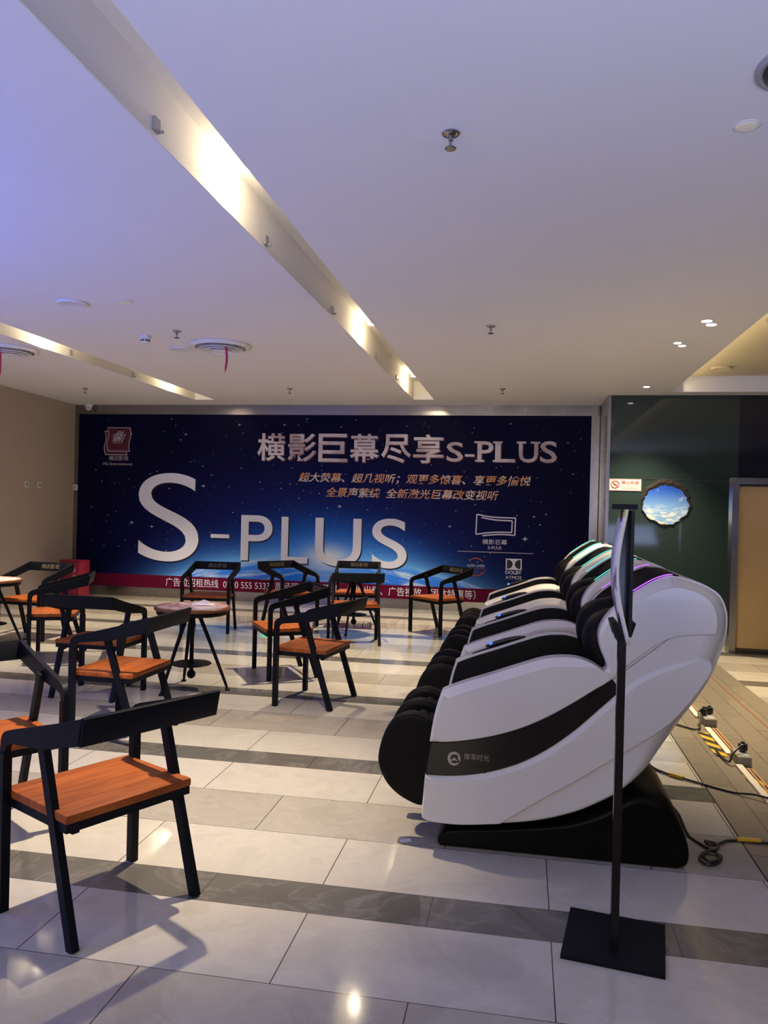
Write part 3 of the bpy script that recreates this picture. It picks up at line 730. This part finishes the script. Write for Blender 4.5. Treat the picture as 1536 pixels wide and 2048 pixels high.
    rs = path(L((.615, 1.178), (.66, 1.192), (.72, 1.176), (.775, 1.146), (.808, 1.10), (.826, 1.043), (.822, .964), (.80, .883), (.765, .79), (.710, .695), (.646, .600), (.58, .50), (.50, .40), (.38, .30), (.20, .225)), L((.20, .225), (.25, .32), (.45, .48), (.60, .70), (.70, .95), (.69, 1.12), (.615, 1.178)))
    plate('rear_shell', rs, [(y, d) for y, d in pad(-.275, .275, .03)], wh, t, 40)
    # leg rest
    fo = path(L((-.390, .165), (-.429, .158), (-.507, .191), (-.564, .241), (-.599, .304), (-.607, .359), (-.591, .438), (-.560, .506), (-.516, .542), (-.461, .557), (-.405, .546), (-.365, .525), (-.33, .47), (-.34, .3), (-.390, .165)))
    lr = plate('leg_rest', path(L((-.36, .22), (-.44, .24), (-.50, .30), (-.505, .38), (-.47, .45), (-.42, .50), (-.36, .50), (-.33, .40), (-.36, .22))), [(-.255, 0), (.255, 0)], M['leather'], t, 50)
    for y0, y1 in ((-.285, -.215), (-.035, .035), (.215, .285)):
        pnl = plate('calf_panel', fo, [(y, d) for y, d in pad(y0, y1, .022)], M['leather'], lr, 60)
        for yy in ((y0+.010), (y1-.010)):
            G().tube([(q[0], yy, q[1]) for q in inset(fo, .004)], .0042, 6, True).out('piping', M['black_panel'], pnl, 60)
    for yc in (-.125, .125):
        g = G()
        for k, (a, b) in enumerate(((-.525, .30), (-.530, .37), (-.50, .445), (-.445, .497))):
            g.ellipsoid((a-X0+.015, yc, b), (.035, .075, .036), 14, 8)
        g.out('calf_pad', M['leather'], lr, 70)
    # base
    ba = path(L((-.325, .0), (-.336, .02), (-.325, .048), (-.282, .077), (-.069, .105), (.181, .150), (.30, .20), (.392, .262), (.461, .304), (.545, .302), (.612, .270), (.660, .205), (.690, .125), (.700, .060), (.688, .016), (.65, .0)), L((.65, .0), (-.325, 0.0)))
    wb = [sstep(.05, .3, p[1]) for p in ba]
    lay = []
    for k in range(6):
        a = PI/2*k/5; lay.append(([-(.31-(.03+.10*q)*(1-math.sin(a))) for q in wb], [(.012+.040*q)*(1-math.cos(a)) for q in wb]))
    lay = lay[::-1]; lay2 = [([-v for v in ys], d) for ys, d in lay[::-1]]
    plate('base', ba, lay+lay2, M['base_black'], t, 45)
    G().box((.43-X0, -.262, .215), (.05, .004, .022), Matrix.Rotation(-.3, 3, 'Y')).out('rating_label', M['plastic_grey'], t)
    return t
mc = build_massage_chair()
MLAB = ['nearest white massage chair, its whole side facing the camera', 'second white massage chair, directly behind the nearest one', 'third white massage chair, one before the last of the row', 'farthest white massage chair, next to the poster']
for i in range(4):
    o = mc if i == 0 else copy_tree(mc)
    o.location = (X0+.008*i, 3.69+1.10*i, 0); o['label'] = MLAB[i]
    if i:
        for c in kids(o):
            if c.name.startswith('light_strip'):
                c.material_slots[0].link = 'OBJECT'; c.material_slots[0].material = M['led_teal']

# ------------------------------------------------------------------ leaflet stand
def build_stand():
    t = empty('sign_stand', 'black floor stand with an upright leaflet holder in front of the massage chairs', 'sign stand', (.335, 2.755, 0))
    g = G(); v = [(.202, 2.945), (.151, 2.621), (.470, 2.572), (.522, 2.890)]
    g.add([(a-.335, b-2.755, z) for z in (0, .014) for a, b in v], [(3, 2, 1, 0), (4, 5, 6, 7)]+[(i, (i+1) % 4, 4+(i+1) % 4, 4+i) for i in range(4)])
    g.out('base_plate', M['black_metal'], t)
    px, py = .327-.335, 2.695-2.755
    G().bar((px, py, .014), (px, py, 1.46), .026, .026).out('pole', M['gloss_black'], t)
    # holder: backing board standing in the line of sight, top bar, trough
    G().box((px+.016, py-.01, 1.262), (.010, .13, .40)).out('backing_board', M['black_panel'], t)
    G().box((px, py+.02, 1.474), (.072, .10, .017)).out('top_bar', M['black_metal'], t)
    g = G()
    for s in (-1, 1): g.bar((px+s*.030, py+.02, 1.098), (px+s*.016, py+.02, 1.052), .018, .12)
    g.box((px, py+.02, 1.043), (.034, .10, .02)); g.out('trough', M['black_metal'], t)
    return t
build_stand()
def leaflet():
    g = G(); n = 16; px, py = .327, 2.695
    for k in range(n+1):
        u = k/n; z = .225-.435*u*1.0
        bow = .028*math.sin(PI*min(1, u*1.0))**1.2*1.0
        xc = -.010-bow+.016*u*u
        for (dy, dx) in ((-.10, .006), (.10, .008)):
            g.v.append((xc+dx, dy, z))
    for k in range(n): g.f.append((2*k, 2*k+1, 2*k+3, 2*k+2))
    o = g.out('bowed_leaflet', M['paper_face'], None, 60); o.location = (px+.001, py+.02, 1.24)
    o.data.materials.append(M['paper_edge'])
    sd = o.modifiers.new('thick', 'SOLIDIFY'); sd.thickness = .009; sd.offset = 0; sd.material_offset_rim = 1
    tag(o, 'bowed pale leaflet clamped in the black floor stand', 'leaflet')
leaflet()

# ------------------------------------------------------------------ right side: door panel, wall sign, sticker
def build_door():
    t = empty('framed_door', 'tan door in a brushed steel frame at the right edge before the dark wall', 'door', (2.85, 8.95, 0))
    w, h = 1.36, 1.865
    g = G(); g.box((-w/2+.033, 0, h/2), (.066, .15, h)); g.box((w/2-.033, 0, h/2), (.066, .15, h)); g.box((0, 0, h-.033), (w-.132, .15, .066)); g.box((0, .065, h/2), (w-.132, .02, h-.10))
    g.out('door_frame', M['steel'], t)
    G().box((0, .02, .92), (w-.134, .05, 1.74)).out('door_leaf', M['tan'], t)
    G().box((0, -.01, .022), (w-.134, .11, .044)).out('threshold', M['dark_hole'], t)
    G().box((0, 0, 1.787), (w-.134, .10, .022)).out('top_gap', M['dark_hole'], t)
build_door()
def no_smoking():
    t = empty('no_smoking_sign', 'white and red no smoking sign beside the poster frame', 'sign', (1.24, YG-.002, 1.818))
    G().box((0, -.003, 0), (.393, .006, .150)).out('sign_plate', M['sign_white'], t)
    g = G()
    for c, d in (((0, 0, .069), (.381, .002, .004)), ((0, 0, -.069), (.381, .002, .004)), ((-.189, 0, 0), (.004, .002, .134)), ((.189, 0, 0), (.004, .002, .134))): g.box((c[0], -.0065, c[2]), d)
    g.out('sign_border', M['sign_red'], t)
    g = G(); g.tube([(-.12+.048*math.cos(2*PI*i/28), -.008, .004+.044*math.sin(2*PI*i/28)) for i in range(28)], .0045, 6, True)
    g.tube([(-.152, -.009, .034), (-.088, -.009, -.026)], .0045, 6); g.out('prohibition_ring', M['sign_red'], t)
    g = G(); g.box((-.125, -.0068, .0), (.055, .002, .012)); g.box((-.09, -.0068, .004), (.010, .002, .014)); g.tube([(-.09, -.007, .014), (-.085, -.007, .024), (-.092, -.007, .032)], .002, 5); g.out('cigarette_symbol', M['sign_grey'], t)
    lettering('lettering', '禁止吸烟', (-.045, .008, .162, .052), -.006, M['sign_red'], t, offset=.012); lettering('lettering', 'NO SMOKING', (-.045, -.024, .162, -.004), -.006, M['sign_grey'], t)
    g = G()
    for i in range(16): g.box((-.038+.0128*i, -.0065, -.043), (.009, .001, .011))
    g.out('fine_print', M['sign_grey'], t)
no_smoking()
def sticker():
    t = empty('wall_sticker', 'round wall sticker showing blue sky through a broken hole in the green wall', 'sticker', (1.735, YG-.001, 1.61))
    r = random.Random(9); N = 72; out = []; inn = []
    for i in range(N):
        a = 2*PI*i/N; s = math.sin(a); c = math.cos(a)
        R = .292+.012*noise.noise(Vector((c*4, s*4, 0)))+r.uniform(-.005, .006)
        w = .014+.066*max(0, (s+.35)/1.35)+.016*noise.noise(Vector((c*5, s*5, 4)))+r.uniform(0, .006)
        out.append((R*c*1.03, R*s)); inn.append(((R-max(.006, w))*c*1.03, (R-max(.006, w))*s))
    g = G(); g.v = [(a, -.001, b) for a, b in inn]+[(a, -.004, b) for a, b in inn]; g.f = [tuple(range(N)), tuple(range(N, 2*N))]+[(i, (i+1) % N, N+(i+1) % N, N+i) for i in range(N)]
    g.out('sky_picture', M['sky_picture'], t)
    g = G(); mid = [((a+c)/2*r.uniform(.97, 1.03), (b+d)/2*r.uniform(.97, 1.03)) for (a, b), (c, d) in zip(out, inn)]
    g.v = [(a, -.001, b) for a, b in out]+[(a, -.012-r.uniform(0, .008), b) for a, b in mid]+[(a, -.0045, b) for a, b in inn]
    for k in range(2): g.f += [(k*N+i, k*N+(i+1) % N, (k+1)*N+(i+1) % N, (k+1)*N+i) for i in range(N)]
    g.out('rubble_rim', M['rubble'], t)
sticker()
# wall plates and the red box on the left
xw = lambda Y: -6.955+(YB-Y)*.058
for Y, lab in ((9.98, 'white wall socket on the taupe wall, the one farther from the poster'), (10.30, 'white wall socket on the taupe wall, the one nearer the poster')):
    t = empty('wall_socket', lab, 'socket', (xw(Y)+.001, Y, 1.66), math.atan(.058), 'wall sockets')
    G().box((.005, 0, 0), (.010, .088, .088), bev=.003).out('face_plate', M['plastic_white'], t); G().box((.011, 0, 0), (.002, .05, .05)).out('socket_insert', M['plastic_grey'], t)
t = empty('steel_wall_plate', 'small white plate on the steel column left of the poster', 'wall plate', (-6.925, YB-.062, 1.655))
G().box((0, -.005, 0), (.088, .010, .088), bev=.003).out('face_plate', M['plastic_white'], t); G().box((0, -.011, 0), (.04, .002, .055)).out('rocker', M['plastic_grey'], t)
t = empty('red_box', 'dark red box with white lettering standing in the corner left of the poster', 'box', (-6.50, 10.62, 0), -.12)
G().box((0, 0, .285), (.34, .24, .55), bev=.006).out('box_body', M['red_box'], t, 40)
G().box((0, 0, .565), (.35, .25, .02), bev=.004).out('box_lid', M['red_box'], t, 40)
lettering('lettering', '灭', (.06, .40, .12, .46), -.1205, M['print_grey'], t); lettering('lettering', '火', (.06, .32, .12, .38), -.1205, M['print_grey'], t); lettering('lettering', '器', (.06, .24, .12, .30), -.1205, M['print_white'], t)

# ------------------------------------------------------------------ ceiling fittings
def spot_light(loc, tilt, e, cone, col=(1, .83, .58), blend=.5, r=.03):
    l = bpy.data.lights.new('spot_beam', 'SPOT'); l.energy = e; l.spot_size = math.radians(cone); l.spot_blend = blend; l.color = col; l.shadow_soft_size = r
    o = bpy.data.objects.new('spot_beam', l); COL.objects.link(o); o.location = loc; o.rotation_euler = tilt
    return o
def slot_spot(x, y, lab, grp, e):
    t = empty('slot_spotlight', lab, 'spotlight', (x, y, 3.205), 0, grp)
    G().box((0, 0, -.010), (.05, .09, .02)).out('mount', M['plastic_white'], t)
    G().lathe([(0, -.03), (.030, -.03), (.034, -.07), (.034, -.085), (.030, -.085), (.028, -.055), (0, -.055)], n=20).out('lamp_can', M['plastic_white'], t, 40)
    G().lathe([(0, -.066), (.027, -.066), (.027, -.0645), (0, -.0645)], n=16).out('lens', M['lamp_on'], t)
    spot_light((x, y, 3.205-.088), (0, math.radians(8), 0), e, 74, blend=.9)
    p = bpy.data.lights.new('spot_spill', 'POINT'); p.energy = e*.009; p.color = (1, .84, .58); p.shadow_soft_size = .03
    po = bpy.data.objects.new('spot_spill', p); COL.objects.link(po); po.location = (x, y, 3.205-.11)
for x, nm in ((-1.42, 'right-hand slot'), (-4.60, 'left-hand slot')):
    for y, w in ((3.75, 'nearest'), (7.05, 'middle'), (9.85, 'farthest')):
        slot_spot(x, y, 'spotlight hidden in the %s of the ceiling, the %s of three' % (nm, w), 'spotlights in the ceiling slots', 720)
for x, slot, items in ((-1.532, 'right-hand slot', ((3.02, 'nearest to the camera'), (4.42, 'second from the camera'), (6.05, 'third from the camera'), (7.85, 'fourth from the camera'), (9.2, 'farthest from the camera'))), (-4.727, 'left-hand slot', ((7.55, 'nearest to the camera'), (8.9, 'farthest from the camera')))):
    for y, w in items:
        tag(G().box((0, 0, 0), (.012, .05, .055)).box((.012, .02, -.02), (.02, .01, .01)).out('wall_clip', M['plastic_grey']), 'small grey clip on the wall of the %s, %s' % (slot, w), 'clip', 'clips in the ceiling slots').location = (x+.005, y, 3.0)
def sprinkler(x, y, lab):
    t = empty('sprinkler', lab, 'sprinkler', (x, y, CH), 0, 'fire sprinklers on the ceiling')
    G().lathe([(0, 0), (.034, 0), (.036, -.004), (.030, -.012), (.014, -.016), (0, -.016)], n=24).out('escutcheon', M['chrome'], t, 40)
    G().lathe([(0, -.012), (.010, -.012), (.010, -.032), (.006, -.036), (.006, -.060), (0, -.060)], n=12).out('stem', M['chrome'], t, 40)
    G().lathe([(0, -.060), (.022, -.060), (.024, -.063), (.022, -.066), (0, -.066)], n=20).out('deflector', M['chrome'], t, 40)
for x, y, lab in ((-.326, 3.13, 'large sprinkler hanging from the open ceiling, nearest to the camera'), (-.305, 6.43, 'sprinkler in the middle of the ceiling right of the lit slot'), (-.30, 9.73, 'small sprinkler right of the lit slot, nearest the poster'),
                  (-2.985, 9.68, 'small sprinkler between the two slots, nearest the poster'), (-3.015, 6.43, 'sprinkler between smoke detector and round air vent'), (-5.80, 9.63, 'small sprinkler left of the left-hand slot near the taupe wall')):
    sprinkler(x, y, lab)
def downlight(x, y, lab, lit, grp='downlights by the raised ceiling', r=.05, e=0, twin=False):
    t = empty('downlight', lab, 'downlight', (x, y, CH), 0, grp)
    for k, (dx, dy) in enumerate((((-.03, -.06), (.03, .06)) if twin else ((0, 0),))):
        G().lathe([(r*.78, -.001), (r, -.001), (r+.001, -.004), (r*.95, -.006), (r*.78, -.005)], (dx, dy, 0), 28).out('trim_ring', M['plastic_white'], t, 40)
        G().lathe([(0, -.009), (r*.70, -.008), (r*.80, -.005), (r*.80, -.001), (0, -.001)], (dx, dy, 0), 24).out('lens', M['lamp_on'] if lit else M['lamp_dim'], t)
    if e: spot_light((x, y, CH-.02), (0, 0, 0), e, 95, (1, .80, .50), .7)
downlight(.80, 3.21, 'unlit round downlight near the right picture edge', False)
downlight(1.369, 6.44, 'bright twin downlight nearest the raised ceiling edge', True, e=620, twin=True)
downlight(1.30, 7.23, 'fainter twin downlight, the middle one along the raised ceiling', True, r=.04, e=200, twin=True)
downlight(1.369, 9.61, 'bright downlight closest to the dark green wall', True, r=.045, e=330)
def disc(name, x, y, r, lab, cat, m='plastic_white', z=CH):
    t = empty(name, lab, cat, (x, y, z))
    G().lathe([(r*.86, -.001), (r, -.001), (r, -.012), (r*.93, -.020), (r*.88, -.018)], n=36).out('rim', M[m], t, 40)
    G().lathe([(0, -.014), (r*.89, -.014), (r*.89, -.001), (0, -.001)], n=36).out('grille', M['plastic_grey'] if m == 'plastic_white' else M[m], t, 40)
disc('ceiling_speaker', -3.41, 5.46, .115, 'round ceiling speaker left of the smaller downlight', 'speaker')
disc('ceiling_speaker', -3.31, 7.15, .105, 'round ceiling speaker between the smoke detector and the air vent', 'speaker')
downlight(-2.995, 5.465, 'small unlit downlight next to the round ceiling speaker', False, grp=None, r=.07)
disc('ceiling_hatch', 2.16, 9.47, .11, 'round disc on the warm-lit raised ceiling by the green wall', 'ceiling disc', 'recess', 3.14)
disc('ceiling_vent', 2.14, 7.15, .16, 'round grey vent cut off by the right picture edge on the raised ceiling', 'vent', 'plastic_grey', 3.14)
t = empty('smoke_detector', 'white smoke detector beside a sprinkler on the ceiling', 'smoke detector', (-3.398, 6.60, CH))
G().lathe([(0, 0), (.052, 0), (.052, -.028), (.044, -.034), (0, -.034)], n=28).out('housing', M['plastic_white'], t, 40)
G().lathe([(0, -.033), (.038, -.033), (.036, -.060), (.026, -.068), (0, -.068)], n=24).out('sensor_head', M['plastic_white'], t, 40)
g = G()
for i in range(8): g.box((.0375*math.cos(i*PI/4), .0375*math.sin(i*PI/4), -.046), (.006, .018, .014), Matrix.Rotation(i*PI/4, 3, 'Z'))
g.out('sensor_slots', M['plastic_black'], t)
def diffuser(x, y, lab):
    t = empty('round_air_vent', lab, 'air vent', (x, y, CH), 0, 'round air vents')
    G().lathe([(.262, 0), (.288, -.002), (.286, -.016), (.262, -.034), (.236, -.030), (.250, -.006)], n=48).out('outer_ring', M['plastic_white'], t, 40)
    for r, z in ((.212, -.052), (.160, -.062), (.108, -.070)):
        G().lathe([(r-.052, -.006), (r-.006, z+.010), (r+.004, z+.004), (r+.002, z), (r-.010, z+.002), (r-.058, -.012)], n=40).out('vane_ring', M['plastic_white'], t, 40)
    G().lathe([(0, -.068), (.045, -.068), (.056, -.060), (.040, -.020), (0, -.020)], n=32).out('centre_disc', M['plastic_white'], t, 40)
    G().lathe([(0, -.001), (.25, -.001), (.25, -.0035), (0, -.0035)], n=40).out('dark_throat', M['plastic_grey'], t)
diffuser(-2.855, 7.03, 'round ringed air vent with one red ribbon between the two slots'); diffuser(-5.11, 7.09, 'round ringed air vent with two red ribbons at the left picture edge')
def ribbon(x, y, ln, w, lab, grp, sway):
    g = G(); n = 10
    for k in range(n+1):
        u = k/n; ww = w*(1-.75*max(0, u-.8)/.2)
        for s in (-1, 1): g.v.append((s*ww/2+sway*math.sin(u*3.2), .02*math.sin(u*4)*sway*10, -ln*u))
    for k in range(n): g.f.append((2*k, 2*k+1, 2*k+3, 2*k+2))
    o = g.out('red_ribbon', M['ribbon'], None, 60); o.location = (x, y, CH-.036)
    sd = o.modifiers.new('thick', 'SOLIDIFY'); sd.thickness = .002
    tag(o, lab, 'ribbon', grp)
ribbon(-2.74, 6.87, .25, .022, 'red ribbon hanging from the air vent between the slots', 'red ribbons on the air vents', .012)
ribbon(-5.10, 6.94, .28, .028, 'broader of the two red ribbons on the air vent at the left edge', 'red ribbons on the air vents', .004)
ribbon(-5.16, 7.0, .24, .018, 'narrower of the two red ribbons on the air vent at the left edge', 'red ribbons on the air vents', .014)
t = empty('security_camera', 'white dome camera at the ceiling corner over the poster', 'camera', (-6.66, 11.17, CH))
G().lathe([(0, 0), (.060, 0), (.060, -.040), (.052, -.048), (0, -.048)], n=24).out('housing', M['plastic_white'], t, 40)
G().ellipsoid((0, -.008, -.060), (.045, .045, .045)).out('eyeball', M['plastic_white'], t, 60)
g = G()
for dx in (-.018, .018): g.ellipsoid((dx, -.048, -.068), (.009, .006, .009))
g.out('lens', M['plastic_black'], t, 60)
t = empty('dark_dome_fixture', 'dark round ceiling fixture cut off by the upper right picture edge', 'ceiling fixture', (.895, 2.80, CH))
G().lathe([(.150, 0), (.172, 0), (.172, -.010), (.160, -.016), (.150, -.012)], n=48).out('rim', M['plastic_grey'], t, 40)
G().lathe([(0, -.050), (.06, -.047), (.11, -.036), (.145, -.018), (.152, -.002), (0, -.002)], n=48).out('dark_cover', M['dark_hole'], t, 60)

# ------------------------------------------------------------------ floor clutter on the right
def cable(pts, r, lab, n=6):
    return tag(G().tube(crom(pts, n)+[Vector(pts[-1])], r, 8).out('power_cable', M['plastic_black'], None, 60), lab, 'cable', 'power cables of the massage chairs')
cable([(.703, 3.76, .118), (.735, 3.79, .07), (.765, 3.74, .008), (.80, 3.65, .008), (.83, 3.59, .009), (.855, 3.53, .010), (.83, 3.47, .010), (.785, 3.44, .009), (.760, 3.48, .012), (.79, 3.53, .018), (.84, 3.52, .018), (.83, 3.47, .020), (.79, 3.45, .020), (.775, 3.50, .020), (.80, 3.56, .014), (.85, 3.58, .022), (.86, 3.64, .020), (.82, 3.66, .020), (.83, 3.61, .024), (.88, 3.66, .014), (.93, 3.72, .008), (1.03, 3.735, .008), (1.25, 3.73, .008), (1.6, 3.72, .008)], .0065, 'black power cable curled in loops behind the nearest massage chair')
cable([(.72, 4.83, .06), (.75, 4.72, .012), (.80, 4.62, .009), (.885, 4.545, .009), (.99, 4.468, .008), (1.12, 4.378, .008), (1.20, 4.33, .022), (1.26, 4.28, .025), (1.33, 4.24, .022), (1.6, 4.08, .008)], .0065, 'black cable stretched straight across the floor band with yellow tape on it')
cable([(.80, 6.0, .02), (1.05, 5.72, .010), (1.18, 5.60, .010), (1.222, 5.70, .030), (1.226, 5.78, .08), (1.250, 5.825, .085)], .006, 'black cable plugged into the farther socket box')
cable([(1.20, 5.15, .012), (1.20, 5.00, .010), (1.215, 4.88, .02), (1.235, 4.90, .06), (1.30, 4.955, .100)], .006, 'black cable looped at the nearer socket box')
def tape_strip(name, x, y, w, l, rz, lab, m='tape'):
    o = G().box((0, 0, .002), (w, l, .004)).out(name, M[m]); o.location = (x, y, 0.0); o.rotation_euler = (0, 0, rz)
    return tag(o, lab, 'tape', 'hazard tape on the floor')
tape_strip('hazard_tape', 1.215, 5.30, .075, .52, 0, 'black and yellow hazard tape on the floor between the two socket boxes')
tape_strip('hazard_tape', 1.285, 4.50, .075, .40, .05, 'black and yellow hazard tape along the nearer trunking at the right edge')
def wrap(x, y, rz, l, lab, z=.0075):
    o = G().tube([(-l/2, 0, 0), (-l/4, 0, .001), (l/4, 0, .001), (l/2, 0, 0)], .0105, 10).out('tape_wrap', M['tape_yellow'], None, 60); o.location = (x, y, z+.004); o.rotation_euler = (0, 0, rz)
    tag(o, lab, 'tape')
wrap(.862, 4.558, -.65, .075, 'yellow tape wrapped round the straight black cable'); wrap(1.02, 3.737, .05, .10, 'yellow tape wrapped round the looped cable at the right edge')
def trunking(y0, y1, lab):
    o = tag(G().box((0, 0, .008), (.038, y1-y0, .016), bev=.003).out('cable_trunking', M['trunking'], None, 40), lab, 'trunking', 'white floor trunking'); o.location = (1.262, (y0+y1)/2, 0)
trunking(5.07, 5.66, 'white floor trunking between the two socket boxes'); trunking(4.05, 4.86, 'white floor trunking running to the right picture edge'); trunking(5.95, 7.2, 'white floor trunking beyond the farther socket box')
for i, (dx, y0, y1, lab) in enumerate(((1.300, 3.9, 4.82, 'left copper strip right of the nearer trunking'), (1.322, 3.9, 4.82, 'right copper strip right of the nearer trunking'), (1.300, 5.10, 5.68, 'left copper strip between the socket boxes'), (1.322, 5.10, 5.68, 'right copper strip between the socket boxes'), (1.300, 5.96, 7.2, 'copper strip beyond the farther socket box'))):
    o = tag(G().box((0, 0, .004), (.009, y1-y0, .008)).out('copper_strip', M['copper']), lab, 'strip', 'copper strips on the floor'); o.location = (dx, (y0+y1)/2, 0)
for y, lab in ((5.81, 'socket box on the floor with black plugs, the farther of two'), (4.965, 'socket box on the floor with a black plug, the nearer of two')):
    t = empty('socket_box', lab, 'socket box', (1.30, y, 0), 0, 'floor socket boxes')
    G().box((0, 0, .026), (.078, .17, .052), bev=.004).out('box_body', M['socket'], t, 40); G().box((0, 0, .053), (.06, .15, .004)).out('face_plate', M['plastic_grey'], t)
for (x, y, rz, lab) in ((1.318, 5.87, .3, 'black plug in the farther socket box, its right one'), (1.275, 5.83, -.5, 'black plug in the farther socket box, its left one'), (1.315, 4.99, .4, 'round black plug in the nearer socket box')):
    o = G().box((0, 0, .026), (.042, .045, .046), bev=.012).lathe([(0, -.0), (.012, 0), (.012, .012), (0, .012)], (0, 0, .046), 12).out('power_plug', M['plastic_black'], None, 50)
    o.location = (x, y, .0548); o.rotation_euler = (0, 0, rz); tag(o, lab, 'plug', 'black plugs in the floor sockets')
o = G().lathe([(0, 0), (.075, 0), (.085, .006), (.075, .016), (0, .018)], n=28).out('green_reflection', M['reflection_green'], None, 40); o.location = (-2.77, 8.40, 0)  # glowing disc stands in for a green reflection in the tiles
tag(o, 'small green reflection on the floor under a chair, made as a glowing disc', 'floor reflection')
o = G().box((0, 0, .002), (.05, .028, .003), Matrix.Rotation(.5, 3, 'Z')).out('lit_floor_patch', M['plastic_white']); o.location = (-.475, 3.40, 0)  # white flake stands in for lit floor inside the shadow
tag(o, 'white flake imitating a lit bit of floor before the nearest massage chair', 'lit floor patch')
